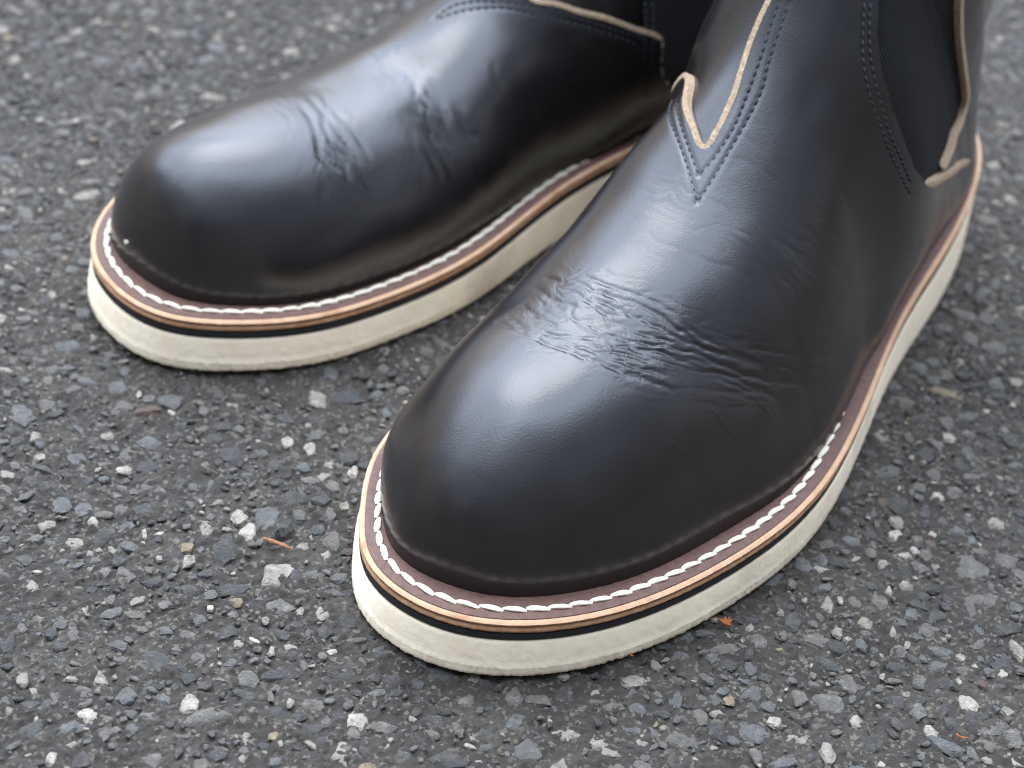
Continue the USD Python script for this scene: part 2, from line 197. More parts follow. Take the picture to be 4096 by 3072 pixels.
def put(name, mesh, mat, parent="/World", smooth=False, **kw):
    """One mesh prim (vertices in metres)."""
    m = usdkit.mesh(stage, numbered(name, parent), mesh, LOOKS + mat, smooth=smooth)
    data(m.GetPrim(), **kw)
    return str(m.GetPath())


def put_grid(name, V, F, N, mat, parent, **kw):
    """A quad mesh with given vertex normals (metres)."""
    path = numbered(name, parent)
    m = UsdGeom.Mesh.Define(stage, path)
    m.CreatePointsAttr(Vt.Vec3fArray.FromNumpy(np.ascontiguousarray(V, np.float32)))
    m.CreateFaceVertexCountsAttr(Vt.IntArray.FromNumpy(np.full(len(F), F.shape[1], np.int32)))
    m.CreateFaceVertexIndicesAttr(Vt.IntArray.FromNumpy(np.ascontiguousarray(F, np.int32).ravel()))
    m.CreateSubdivisionSchemeAttr("none")
    m.CreateNormalsAttr(Vt.Vec3fArray.FromNumpy(np.ascontiguousarray(N, np.float32)))
    m.SetNormalsInterpolation("vertex")
    UsdShade.MaterialBindingAPI.Apply(m.GetPrim()).Bind(UsdShade.Material.Get(stage, LOOKS + mat))
    data(m.GetPrim(), **kw)
    return path


def mat(name, nodes, links=(), surface="p.BSDF"):
    return usdkit.material(stage, LOOKS + name, nodes, links, surface=surface)


# ------------------------------------------------------------------ materials
def leather(name, base, base2, rough, grain, spec=0.5):
    mat(name, {
        "g": ("geometry", {}),
        "n1": ("noise_texture", {"scale": 60.0, "detail": 4.0}),
        "n2": ("noise_texture", {"scale": 1500.0, "detail": 3.0, "roughness": 0.6}),
        "v": ("voronoi_texture", {"scale": 1900.0, "feature": "f1"}),
        "mixh": ("mix_float", {"fac": 0.5}),
        "col": ("rgb_ramp", {"ramp": [(0.3, base), (0.75, base2)]}),
        "n9": ("noise_texture", {"scale": 22.0, "detail": 5.0, "roughness": 0.6}),
        "rr": ("map_range", {"from_min": 0.3, "from_max": 0.7, "to_min": rough - 0.05, "to_max": rough + 0.08}),
        "b": ("bump", {"strength": grain, "distance": 0.00035}),
        "p": ("principled_bsdf", {"specular_ior_level": spec, "ior": 1.55})},
        [("g.position", "n1.vector"), ("g.position", "n2.vector"), ("g.position", "v.vector"), ("n1.fac", "col.fac"), ("g.position", "n9.vector"), ("n9.fac", "rr.value"),
         ("n2.fac", "mixh.a"), ("v.distance", "mixh.b"), ("mixh.result", "b.height"), ("col.color", "p.base_color"), ("rr.result", "p.roughness"),
         ("b.normal", "p.normal")])


leather("black_leather", (0.0030, 0.0025, 0.0026), (0.0055, 0.0042, 0.0041), LEATHER_ROUGH, 0.13, LEATHER_SPEC)


def solid(name, c1, c2, scale, rough=0.8, bump=0.3, dist=0.0003, bscale=1500.0, stain=None, spec=0.3, lo=0.35, hi=0.7, stretch=(1, 1, 1)):
    nodes = {
        "g": ("geometry", {}),
        "mp": ("mapping", {"scale": stretch}),
        "n1": ("noise_texture", {"scale": scale, "detail": 5.0, "roughness": 0.62}),
        "n2": ("noise_texture", {"scale": bscale, "detail": 3.0}),
        "col": ("rgb_ramp", {"ramp": [(lo, c1), (hi, c2)]}),
        "b": ("bump", {"strength": bump, "distance": dist}),
        "p": ("principled_bsdf", {"roughness": rough, "specular_ior_level": spec})}
    links = [("g.position", "mp.vector"), ("mp.vector", "n1.vector"), ("g.position", "n2.vector"), ("n1.fac", "col.fac"), ("n2.fac", "b.height"), ("b.normal", "p.normal")]
    if stain:
        nodes |= {"n3": ("noise_texture", {"scale": stain[1], "detail": 4.0}), "sr": ("map_range", {"from_min": stain[2], "from_max": stain[3], "to_min": 0.0, "to_max": stain[4], "clamp": True}),
                  "mx": ("mix_color", {"b": stain[0]})}
        links += [("g.position", "n3.vector"), ("n3.fac", "sr.value"), ("sr.result", "mx.fac"), ("col.color", "mx.a"), ("mx.result", "p.base_color")]
    else:
        links.append(("col.color", "p.base_color"))
    mat(name, nodes, links)


solid("white_rubber", (0.77, 0.645, 0.455), (0.84, 0.73, 0.545), 120.0, 0.85, 0.28, 0.0003, 2500.0, stain=((0.48, 0.39, 0.28), 28.0, 0.56, 0.70, 0.7))
solid("black_rubber", (0.00996, 0.00984, 0.0104), (0.0183, 0.018, 0.0176), 600.0, 0.6, 0.4, 0.0002, 3000.0)
solid("tan_edge", (0.47, 0.275, 0.155), (0.56, 0.36, 0.22), 250.0, 0.75, 0.4, 0.0002, 2500.0, stain=((0.30, 0.13, 0.055), 90.0, 0.60, 0.72, 0.6))
solid("midsole_edge", (0.33, 0.17, 0.085), (0.45, 0.26, 0.14), 420.0, 0.75, 0.6, 0.0003, 2200.0, stain=((0.22, 0.085, 0.035), 70.0, 0.56, 0.68, 0.7))
solid("welt_brown", (0.095, 0.047, 0.033), (0.14, 0.076, 0.056), 500.0, 0.65, 0.5, 0.0003, 2500.0, spec=0.4)
solid("white_thread", (0.60, 0.53, 0.40), (0.73, 0.655, 0.52), 1200.0, 0.8, 0.6, 0.0003, 4000.0)
solid("black_thread", (0.00996, 0.0115, 0.0144), (0.0249, 0.0279, 0.0352), 2000.0, 0.55, 0.3, 0.0002, 4000.0)
solid("raw_leather_edge", (0.28, 0.19, 0.11), (0.46, 0.345, 0.23), 900.0, 0.9, 0.8, 0.0005, 2500.0)
solid("rust_petal", (0.24, 0.065, 0.016), (0.36, 0.11, 0.025), 800.0, 0.7)
solid("brown_twig", (0.166, 0.0656, 0.024), (0.349, 0.164, 0.072), 900.0, 0.8)
solid("pale_splinter", (0.457, 0.394, 0.288), (0.548, 0.492, 0.384), 900.0, 0.8)
# woven elastic: two crossed sets of ribs
mat("elastic_web", {
    "uv": ("uvmap", {"attribute": "st"}),
    "w1": ("wave_texture", {"wave_type": "bands", "bands_direction": "x", "scale": 520.0, "distortion": 0.4, "detail": 1.0}),
    "w2": ("wave_texture", {"wave_type": "bands", "bands_direction": "y", "scale": 314.0, "distortion": 0.4, "detail": 1.0}),
    "m": ("math", {"math_type": "multiply"}),
    "b": ("bump", {"strength": 1.0, "distance": 0.0005}),
    "col": ("rgb_ramp", {"ramp": [(0.0, (0.0022, 0.0021, 0.0021)), (1.0, (0.06, 0.058, 0.056))]}),
    "p": ("principled_bsdf", {"roughness": 0.85, "specular_ior_level": 0.12})},
    [("uv.UV", "w1.vector"), ("uv.UV", "w2.vector"), ("w1.fac", "m.value1"), ("w2.fac", "m.value2"), ("m.value", "b.height"), ("m.value", "col.fac"), ("col.color", "p.base_color"), ("b.normal", "p.normal")])


def stone_mat(name, dark, mid, light, dust, lo=0.34, hi=0.66, tar=0.5):
    mat(name, {
        "g": ("geometry", {}),
        "n1": ("noise_texture", {"scale": 420.0, "detail": 6.0, "roughness": 0.68}),
        "n2": ("noise_texture", {"scale": 1800.0, "detail": 4.0, "roughness": 0.65}),
        "n3": ("noise_texture", {"scale": 260.0, "detail": 5.0, "roughness": 0.7}),
        "col": ("rgb_ramp", {"ramp": [(lo, dark), (0.5, mid), (hi, light)]}),
        "sh": ("math", {"math_type": "multiply_add", "value2": 0.30, "value3": -0.15}),
        "ad": ("math", {"math_type": "add"}),
        "dr": ("map_range", {"from_min": 0.5, "from_max": 0.68, "to_min": 0.0, "to_max": 0.8, "clamp": True}),
        "mx": ("mix_color", {"b": dust}),
        "sp": ("map_range", {"from_min": 0.63, "from_max": 0.70, "to_min": 0.0, "to_max": 0.6, "clamp": True}),
        "mx2": ("mix_color", {"b": (0.42, 0.41, 0.39)}),
        "n4": ("noise_texture", {"scale": 620.0, "detail": 6.0, "roughness": 0.72}),
        "tr": ("map_range", {"from_min": 0.50, "from_max": 0.60, "to_min": 0.0, "to_max": tar, "clamp": True}),
        "mx3": ("mix_color", {"b": (0.055, 0.047, 0.040)}),
        "b": ("bump", {"strength": 0.9, "distance": 0.0011}),
        "p": ("principled_bsdf", {"roughness": 0.72, "specular_ior_level": 0.4})},
        [("g.position", "n1.vector"), ("g.position", "n2.vector"), ("g.position", "n3.vector"), ("g.random_per_island", "sh.value1"), ("sh.value", "ad.value1"), ("n1.fac", "ad.value2"),
         ("ad.value", "col.fac"), ("n3.fac", "dr.value"), ("dr.result", "mx.fac"), ("col.color", "mx.a"), ("n2.fac", "sp.value"), ("sp.result", "mx2.fac"),
         ("mx.result", "mx2.a"), ("g.position", "n4.vector"), ("n4.fac", "tr.value"), ("tr.result", "mx3.fac"), ("mx2.result", "mx3.a"), ("mx3.result", "p.base_color"), ("n2.fac", "b.height"), ("b.normal", "p.normal")])


DUST = (0.106, 0.0876, 0.0662)
stone_mat("stone_slate", (0.0456, 0.0444, 0.0411), (0.0775, 0.0743, 0.0674), (0.122, 0.116, 0.105), DUST)
stone_mat("stone_dark", (0.0364, 0.0339, 0.0303), (0.0775, 0.0711, 0.062), (0.146, 0.134, 0.114), DUST)
stone_mat("stone_bluegrey", (0.0915, 0.0892, 0.0808), (0.146, 0.141, 0.129), (0.218, 0.206, 0.181), DUST)
stone_mat("stone_grey", (0.11, 0.0979, 0.0808), (0.183, 0.164, 0.135), (0.291, 0.258, 0.209), DUST)
stone_mat("stone_pale", (0.237, 0.206, 0.162), (0.347, 0.298, 0.235), (0.474, 0.412, 0.323), (0.182, 0.151, 0.112))
stone_mat("stone_white", (0.327, 0.286, 0.229), (0.474, 0.412, 0.323), (0.638, 0.557, 0.445), (0.341, 0.283, 0.214))
stone_mat("stone_tan", (0.197, 0.148, 0.084), (0.289, 0.222, 0.135), (0.38, 0.296, 0.191), (0.167, 0.127, 0.0786))
stone_mat("stone_brown", (0.09, 0.058, 0.042), (0.15, 0.095, 0.066), (0.22, 0.15, 0.11), DUST)
TONES = ["stone_slate", "stone_dark", "stone_bluegrey", "stone_grey", "stone_pale", "stone_white", "stone_tan", "stone_brown"]
mat("bitumen", {
    "g": ("geometry", {}),
    "n1": ("noise_texture", {"scale": 45.0, "detail": 6.0, "roughness": 0.6}),
    "n2": ("noise_texture", {"scale": 1100.0, "detail": 5.0, "roughness": 0.75}),
    "v": ("voronoi_texture", {"scale": 1100.0, "feature": "f1", "randomness": 1.0}),
    "vs": ("separate_color", {}),
    "gr": ("map_range", {"from_min": 0.80, "from_max": 0.98, "to_min": 0.0, "to_max": 0.75, "clamp": True}),
    "col": ("rgb_ramp", {"ramp": [(0.3, (0.0321, 0.0256, 0.0193)), (0.55, (0.0526, 0.0429, 0.0331)), (0.75, (0.0818, 0.0673, 0.0511))]}),
    "mx": ("mix_color", {"b": (0.19, 0.163, 0.125)}),
    "b": ("bump", {"strength": 1.0, "distance": 0.0012}),
    "p": ("principled_bsdf", {"roughness": 0.75, "specular_ior_level": 0.35})},
    [("g.position", "n1.vector"), ("g.position", "n2.vector"), ("g.position", "v.vector"), ("v.color", "vs.color"), ("vs.r", "gr.value"), ("gr.result", "mx.fac"),
     ("n1.fac", "col.fac"), ("col.color", "mx.a"), ("mx.result", "p.base_color"), ("n2.fac", "b.height"), ("b.normal", "p.normal")])
# ------------------------------------------------------------------ the shape of a boot (boot frame in mm: x heel to toe, y to the outer side, z up)
Q_WHITE, Q_TOP, Q_IN, Q_SPRING, Q_WEDGE = Q
Q_WHITE += 0.3
TPL = np.array([(0, 0), (8, 20), (35, 36), (75, 38), (115, 41), (155, 48), (195, 55), (228, 55), (256, 46), (278, 32), (293, 15), (299, -3), (293, -22), (278, -37),
                (256, -48), (228, -53), (195, -50), (155, -39), (115, -32), (75, -32), (35, -35), (8, -20)], float)
NT = len(TPL)
TT = np.linspace(0, NT, 1400, endpoint=False)


def periodic(vals, t=TT):
    vals = np.asarray(vals, float)
    return CubicSpline(np.arange(NT + 1), np.concatenate([vals, vals[:1]]), bc_type="periodic")(t)


def outward(c):
    d = np.roll(c, -1, 0) - np.roll(c, 1, 0)
    n = np.stack([d[:, 1], -d[:, 0]], 1)
    n /= np.linalg.norm(n, axis=1)[:, None]
    return n if ((c - c.mean(0)) * n).sum(1).mean() > 0 else -n


_cs = CubicSpline(np.arange(NT + 1), np.vstack([TPL, TPL[:1]]), bc_type="periodic")
_base, _d = _cs(TT), _cs(TT, 1)
_bn = np.stack([_d[:, 1], -_d[:, 0]], 1)
_bn /= np.linalg.norm(_bn, axis=1)[:, None]
if ((_base - _base.mean(0)) * _bn).sum(1).mean() < 0:
    _bn = -_bn


def spring(x):
    return Q_SPRING * np.clip((x / 300 - 0.7) / 0.3, 0, None) ** 2


def wedge(x):
    s = 0.75 - np.asarray(x) / 300
    return Q_WEDGE * 0.5 * (s + np.sqrt(s * s + 0.0016))


def zw(x):
    return Q_TOP + Q_WEDGE * np.maximum(0.75 - x / 300, 0) + spring(x)


UK = np.array([0, .03, .08, .14, .21, .28, .35, .42, .49, .55, .61, .67, .73, .79, .85, .90, .95, 1.0])
XT = np.array([290, 289.5, 286, 279, 264, 242, 216, 190, 168, 150, 137, 128, 122, 118.5, 116, 115, 115, 115.])
ZT = np.array([15, 23.5, 36, 46.5, 58.5, 67, 72, 80, 92, 106, 124, 143, 160, 176, 190, 203, 217, 232.])
XB = np.array([290, 289.5, 286, 279, 264, 242, 216, 190, 163, 136, 105, 72, 36, 9, 3, 6, 12, 16.])
ZB = np.array([0, 0, 0, 0, 0, 0, 0, 0, 0, 0, 0, 0, 0, 8, 42, 78, 115, 150.])
WK = np.array([38.] * 10 + [36, 34, 32.5, 32, 32, 32.5, 33.5, 35])
NK = np.array([2, 2, 2, 2.05, 2.12, 2.2, 2.15, 2.05, 1.95, 1.85, 1.8, 1.8, 1.85, 1.95, 2, 2, 2, 2.])
SH = np.array([0, 0, 0, -.3, -1, -2, -3, -3, -2, -1, 0, 0, 0, 0, 0, 0, 0, 0.])
YC = np.array([6., 6, 6, 6, 6, 6, 6, 6, 6, 6, 5, 3, 1, 0, 1, 1, 1, 1.])
BL = np.array([.022] * 6 + [.018, .012, .003, 0.] + [0.] * 8)
INS = np.array([3, 3, 3, 3, 3.5, 4, 5, 8, 8.5, 9, 9.2, 9.5, 8, 6.5, 6, 6, 6, 5, 4, 3, 3, 3.])
U_TOP = 0.94


class Upper:
    """The leather surface: point(u, t), u from the toe tip over the instep up the shaft, t from the inner feather line over the top (0) to the outer one."""

    def __init__(s, o, d):
        f = o - outward(o) * periodic(INS + np.array(d["ins"]))[:, None]
        i0, i1 = f[:, 0].argmin(), f[:, 0].argmax()
        if i0 < i1:
            lat, med = f[i0:i1 + 1], np.vstack([f[i1:], f[:i0 + 1]])[::-1]
        else:
            med, lat = f[i1:i0 + 1][::-1], np.vstack([f[i0:], f[:i1 + 1]])
        s.lat, s.med = lat, med
        x1 = f[i1, 0] - .05
        sx = lambda X: np.minimum(x1, X + (x1 - 290) * np.clip((X - 200) / 90, 0, 1))
        g = lambda base, k: PchipInterpolator(UK, base + np.array(d.get(k, 0)))
        s.xT, s.xB = PchipInterpolator(UK, sx(XT) + d["xT"]), PchipInterpolator(UK, sx(XB) + d["xB"])
        s.zT, s.zB, s.W, s.n = g(ZT, "zT"), g(ZB, "zB"), g(WK, "W"), g(NK, "n")
        s.sh, s.yc, s.bl = g(SH, "sh"), g(YC, "yc"), g(BL, "bl")

    def point(s, u, t):
        xT, zT, xB = s.xT(u), s.zT(u), s.xB(u)
        zB = zw(xB) - 1.5 + s.zB(u)
        zT = np.where(u <= 0, zB, np.maximum(zT, zB + .01))
        yl, ym = np.interp(xB, s.lat[:, 0], s.lat[:, 1]), np.interp(xB, s.med[:, 0], s.med[:, 1])
        rise = np.clip(s.zB(u) / 14, 0, 1)
        yf, yc, n = (yl - ym) / 2 * np.sqrt(np.clip(1 - rise ** 2, 0, 1)), (yl + ym) / 2, s.n(u)
        k = np.clip((u - .50) / .11, 0, 1)
        k = k * k * (3 - 2 * k)
        W = np.maximum(yf * (1 + s.bl(u)) * (1 - k) + k * np.maximum(s.W(u), yf * 1.001), yf * 1.0005 + 1e-6)
        yc = yc * (1 - k) + k * s.yc(u)
        f0 = np.arccos(np.clip(yf / W, 0, 1) ** (n / 2)) * np.clip((.5 - u) / .08, -1, 1)
        S = lambda q_: np.sign(q_) * np.abs(q_) ** (2 / n)
        S0 = S(np.sin(f0))
        ph = np.pi / 2 - (np.pi / 2 - f0) * np.abs(t)
        sn, cn = np.sin(ph), np.cos(ph)
        nu = (S(sn) - S0) / (1 - S0)
        y = yc + s.sh(u) * nu + np.sign(t) * W * np.abs(cn) ** (2 / n)
        return np.stack([xB + (xT - xB) * nu, y, zB + (zT - zB) * nu], -1)


def dense(pts, step=0.25):
    """A polyline (n, k) resampled evenly in its first three columns."""
    pts = np.asarray(pts, float)
    L = np.r_[0, np.cumsum(np.linalg.norm(np.diff(pts[:, :3], axis=0), axis=1))]
    m = max(2, int(L[-1] / step) + 1)
    s = np.linspace(0, L[-1], m)
    return np.stack([np.interp(s, L, pts[:, i]) for i in range(pts.shape[1])], 1)


def smooth_uv(c, m=60):
    c = np.asarray(c, float)
    if len(c) < 3:
        return np.stack([np.linspace(c[0, i], c[-1, i], m) for i in (0, 1)], 1)
    L = np.r_[0, np.cumsum(np.linalg.norm(np.diff(c * [300, 120], axis=0), axis=1))]
    return PchipInterpolator(L, c)(np.linspace(0, L[-1], m))


def wobble(p, amp, freq, seed):
    return np.stack([noise(p * freq, seed + i) - 0.5 for i in range(3)], -1) * 2 * amp


def ring_mesh(rings, flip=False):
    """rings: list of (n, 3) closed loops; a quad strip between each neighbouring pair."""
    n, V = len(rings[0]), np.vstack(rings)
    i = np.arange(n)
    j = (i + 1) % n
    F = np.vstack([np.stack([k * n + i, k * n + j, (k + 1) * n + j, (k + 1) * n + i], 1) for k in range(len(rings) - 1)])
    return V, (F[:, ::-1] if flip else F)


def sweep(path, nrm, prof, closed_ends=True, seed=0, rough=0.0, freq=0.8, taper=0.0):
    """A strip along path (n,3) with surface normals nrm; prof: closed loop of (across, up) in mm."""
    t = np.gradient(path, axis=0)
    t /= np.linalg.norm(t, axis=1)[:, None]
    b = np.cross(t, nrm)
    b /= np.linalg.norm(b, axis=1)[:, None]
    prof = np.asarray(prof, float)
    w = np.ones(len(path))
    if taper:
        s = np.minimum(np.arange(len(path)), np.arange(len(path))[::-1]) / (taper * len(path))
        w = np.sqrt(np.clip(s, 0.02, 1))
    V = path[:, None] + (b[:, None] * prof[None, :, :1] + nrm[:, None] * prof[None, :, 1:]) * w[:, None, None]
    if rough:
        V = V + wobble(V, rough, freq, seed)
    m, k = len(path), len(prof)
    i, j = np.meshgrid(np.arange(m - 1), np.arange(k), indexing="ij")
    F = np.stack([i * k + j, i * k + (j + 1) % k, (i + 1) * k + (j + 1) % k, (i + 1) * k + j], -1).reshape(-1, 4)
    F = np.vstack([F[:, [0, 1, 2]], F[:, [0, 2, 3]]])
    caps = [[0, q + 1, q] for q in range(1, k - 1)] + [[(m - 1) * k, (m - 1) * k + q, (m - 1) * k + q + 1] for q in range(1, k - 1)]
    return V.reshape(-1, 3), np.vstack([F, caps])


def capsule_strip(a, b, up, r, r2, bow, nseg=8, sides=8, twist=0.0):
    """One stitch from a to b: a bowed, tapered, twisted thread."""
    t = (b - a) / np.linalg.norm(b - a)
    side = np.cross(t, up)
    side /= np.linalg.norm(side)
    s = np.linspace(0, 1, nseg)
    ph = np.linspace(0, 2 * np.pi, sides, endpoint=False)
    fat = np.maximum(np.sin(np.pi * np.clip(s, 0.03, 0.97)) ** 0.45, 0.12)
    c = a + (b - a) * s[:, None] + up * (bow * np.sin(np.pi * s) ** 0.8)[:, None]
    tw = twist * s
    lob = 1 + 0.16 * np.cos(2 * (ph[None] + tw[:, None]))
    V = c[:, None] + side * (np.cos(ph)[None] * fat[:, None] * lob * r)[..., None] + up * (np.sin(ph)[None] * fat[:, None] * lob * r2)[..., None]
    i, j = np.meshgrid(np.arange(nseg - 1), np.arange(sides), indexing="ij")
    F = np.stack([i * sides + j, i * sides + (j + 1) % sides, (i + 1) * sides + (j + 1) % sides, (i + 1) * sides + j], -1).reshape(-1, 4)
    F = np.vstack([F[:, [0, 2, 1]], F[:, [0, 3, 2]]])
    return V.reshape(-1, 3), F


def join(parts):
    V, F, n = [], [], 0
    for v, f in parts:
        V.append(v); F.append(np.asarray(f) + n); n += len(v)
    return np.vstack(V), np.vstack(F)


def build_boot(which, label, step_u, step_t):
    mirror = which == "far"
    C = {k: np.array(v, float) for k, v in CURVES[which].items()}
    rng = np.random.default_rng(11 if mirror else 7)
    px, py, yaw = POSE[which]
    root = xform("boot", loc=(px / 1000, py / 1000, 0), rz=yaw, label=label, category="boot", group="pair of black pull-on boots")

    def out(V):
        V = np.array(V, float) / 1000
        if mirror:
            V[..., 1] *= -1
        return V

    def fl(F):
        F = np.asarray(F)
        return F[:, ::-1] if mirror else F

    o = _base + _bn * periodic(OFF[which])[:, None]
    on = outward(o)
    x_o = o[:, 0]
    base_z = spring(x_o)
    rise = wedge(x_o)

    def loop(offset, z, rough=0.0, freq=1.0, seed=0):
        P = np.column_stack([o + on * (offset[:, None] if np.ndim(offset) else offset), z])
        if rough:
            P = P + wobble(P, rough, freq, seed)
        return P

    # ---- sole: white wedge, black layer, midsole, welt
    zt_white = Q_WHITE + rise + base_z
    prof = [(-34, 0.0, 0), (-6.0, 0.0, 0), (-1.5, 0.0, .10), (-0.15, 0.05, .20), (0.30, 0.35, .24), (0.36, 1.2, .20), (0.36, 2.6, .14)]
    flare = 0.65 * np.clip((x_o - 190) / 60, 0, 1)
    rings = [loop(a + (flare if a > -3 else 0), base_z * .45 + z, r, 1.6, 3) for a, z, r in prof]
    for k in np.linspace(0.28, 0.965, 9):
        rings.append(loop(0.15 * math.sin(k * 3.1) + (flare + .36) * (1 - k) ** 0.9 * (1.0 if k > .3 else 1.25), base_z * (.45 + .55 * k) + k * (Q_WHITE + rise), 0.09, 0.9, 4))
    rings += [loop(-0.25, zt_white - 0.02, 0.06, 1.2, 5), loop(-12, zt_white - 0.02)]
    V, F = ring_mesh(rings)
    put("outsole", (out(V), fl(F)), "white_rubber", root, smooth=40)
    T_BLACK, T_MID = 2.4, 1.95
    z1 = zt_white
    V, F = ring_mesh([loop(-14, z1 + 0.03), loop(-0.55, z1 + 0.03), loop(-0.2, z1 + .3, .05, 1.2, 6), loop(-0.1, z1 + T_BLACK / 2, .05, 1.2, 6), loop(-0.2, z1 + T_BLACK - .25, .05, 1.2, 7), loop(-0.6, z1 + T_BLACK), loop(-14, z1 + T_BLACK)])
    put("rubber_layer", (out(V), fl(F)), "black_rubber", root, smooth=40)
    z2 = z1 + T_BLACK
    V, F = ring_mesh([loop(-14, z2 + 0.03), loop(-0.5, z2 + 0.03), loop(-0.05, z2 + .4, .1, 1.3, 8), loop(0.1, z2 + T_MID / 2, .1, 1.3, 8), loop(-0.1, z2 + T_MID - .35, .08, 1.3, 9), loop(-0.7, z2 + T_MID), loop(-14, z2 + T_MID)])
    put("midsole", (out(V), fl(F)), "midsole_edge", root, smooth=40)
    z3 = z2 + T_MID
    z4 = Q_TOP + 0.5 + rise + base_z
    hw = z4 - z3
    welt_rings = [loop(-14, z3 + 0.03), loop(-0.6, z3 + 0.03), loop(-0.1, z3 + hw * .25, .06, 1.0, 10), loop(0.05, z3 + hw * .55, .06, 1.0, 10), loop(-0.3, z3 + hw * .88, .05, 1.0, 11), loop(-1.0, z4 + 0.05, .04, 1.0, 11), loop(-1.35, z4 - 0.3), loop(-14, z4 - 2.2)]
    V, F = ring_mesh(welt_rings)
    welt = put("welt", (out(V), fl(F)), "tan_edge", root, smooth=40)
    V, F = ring_mesh([loop(-1.25, z4 - 0.2), loop(-1.3, z4 + 0.14, .05, 1.0, 12), loop(-1.7, z4 + 0.26, .05, 1.0, 12), loop(-2.9, z4 + 0.30, .05, 1.4, 12), loop(-3.9, z4 + 0.22, .08, 1.4, 12), loop(-5.0, z4 + 0.12, .10, 1.4, 12),
                      loop(-7.2, z4 - 0.55, .12, 1.4, 13), loop(-9.5, z4 - 0.9, .12, 1.4, 13), loop(-14, z4 - 1.5)])
    put("welt_face", (out(V), fl(F)), "welt_brown", welt, smooth=40, label="dark brown top face of the welt")

    # ---- white welt stitches, one mesh each
    ang = np.r_[0, np.cumsum(np.linalg.norm(np.diff(o, axis=0), axis=1))]
    st_in = 4.4 + 1.5 * np.clip((205 - o[:, 0]) / 45, 0, 1) * (o[:, 1] > 0)
    st = np.column_stack([o - on * st_in[:, None], z4 + 0.35])
    Ls = np.r_[0, np.cumsum(np.linalg.norm(np.diff(st[:, :2], axis=0), axis=1))]
    pos, s_end, pitch = 0.0, Ls[-1], 5.6
    while pos < s_end - pitch:
        ea, eb = pos - 0.15, pos + pitch + 0.15
        m = pos + pitch / 2
        pos += pitch * rng.uniform(0.96, 1.04)
        x_m = np.interp(m, Ls, st[:, 0])
        if x_m < 22:
            continue
        at = lambda q: np.array([np.interp(q, Ls, st[:, i]) for i in range(3)])
        nn = np.array([np.interp(m, Ls, on[:, 0]), np.interp(m, Ls, on[:, 1]), 0])
        nn /= np.linalg.norm(nn)
        sl = rng.uniform(0.30, 0.48) * (-1 if mirror else 1)
        up = np.array([0, 0, 1.0]) + nn * 0.05
        v, f = capsule_strip(at(ea) + nn * sl + [0, 0, -.12], at(eb) - nn * sl + [0, 0, -.12], up, 0.88 * rng.uniform(.9, 1.1), 0.62, 0.30, 10, 10, rng.uniform(1.5, 3.0))
        v = v + wobble(v, 0.07, 2.2, 30)
        put("welt_stitch", (out(v), fl(f)), "white_thread", root, smooth=50)

    # ---- the upper
    up_s = Upper(o, FIT[which])
    ug0 = np.concatenate([np.linspace(0, .12, 300) ** 1.0, np.linspace(.1205, U_TOP, 900)])
    arc = np.zeros(len(ug0))
    for t0 in (-.6, 0.0, .6):
        g = up_s.point(ug0, np.full_like(ug0, t0))
        arc += np.r_[0, np.cumsum(np.linalg.norm(np.diff(g, axis=0), axis=1))] / 3
    nu_ = int(arc[-1] / step_u)
    ug = np.interp(np.linspace(0, arc[-1], nu_), arc, ug0)
    ug[0] = 1e-4
    tg = np.linspace(-1, 1, step_t)
    UU, TG = np.meshgrid(ug, tg, indexing="ij")
    P0 = up_s.point(UU, TG)

    def grid_normals(P):
        a, b = np.gradient(P, axis=0), np.gradient(P, axis=1)
        n = np.cross(a, b)
        n /= np.linalg.norm(n, axis=2)[..., None] + 1e-12
        return n

    N0 = grid_normals(P0)
    mid = N0[len(ug) // 3, len(tg) // 2]
    if mid[2] < 0:
        N0 = -N0
        sgn = -1
    else:
        sgn = 1
    flat = P0.reshape(-1, 3)

    def on_surface(uv, lift=0.0):
        uv = np.asarray(uv, float)
        e = 2e-3
        p = up_s.point(uv[:, 0], uv[:, 1])
        a = up_s.point(uv[:, 0] + e, uv[:, 1]) - up_s.point(np.maximum(uv[:, 0] - e, 1e-4), uv[:, 1])
        b = up_s.point(uv[:, 0], np.clip(uv[:, 1] + e, -1, 1)) - up_s.point(uv[:, 0], np.clip(uv[:, 1] - e, -1, 1))
        n = np.cross(a, b) * sgn
        n /= np.linalg.norm(n, axis=1)[:, None] + 1e-12
        return p + n * lift, n

    disp = np.zeros(len(flat))
    # broad unevenness of worn leather
    disp += (fbm(flat / 38.0, 3, 41) - 0.5) * (1.7 if not mirror else 1.7)
    # creases
    groups = []
    for k, c in C.items():
        if k[0] in "CDEFG" and k[1:].isdigit():
            if mirror:
                dep, wid = (0.17, 1.0) if k[0] == "F" else (0.19, 1.2)
                if k == "G8": dep = .10
            else:
                dep, wid = {"C": (0.22, 0.55), "D": (0.27, 0.62), "E": (-0.07, 0.5), "F": (-0.06, 0.7)}[k[0]]
                if k in ("E6", "E7", "E9"): dep, wid = 0.24, 0.8
                if k in ("C13", "C14", "C15", "C16", "C17"): dep, wid = 0.22, 0.8
            groups.append((c, dep, wid, k[0]))
    # the flex of the forefoot: a shallow valley along the crease band
    for names, dep, rad in ((("C5", "C9", "D4"), 1.9, 13.0),) if not mirror else ((("F6",), 1.5, 11.0), (("G2",), 1.4, 10.0)):
        pl = dense(on_surface(smooth_uv(np.vstack([C[n_] for n_ in names]), 60))[0], 1.0)
        d, i = cKDTree(pl).query(flat, distance_upper_bound=60.0)
        ok = np.isfinite(d)
        disp[ok] -= dep * np.exp(-(d[ok] / rad) ** 2)
    warp = flat + wobble(flat, 0.15 if not mirror else 0.05, 1 / 1.7, 51) + wobble(flat, 0.35 if not mirror else .3, 1 / 5.0, 55)
    near_any = np.full(len(flat), 99.0)
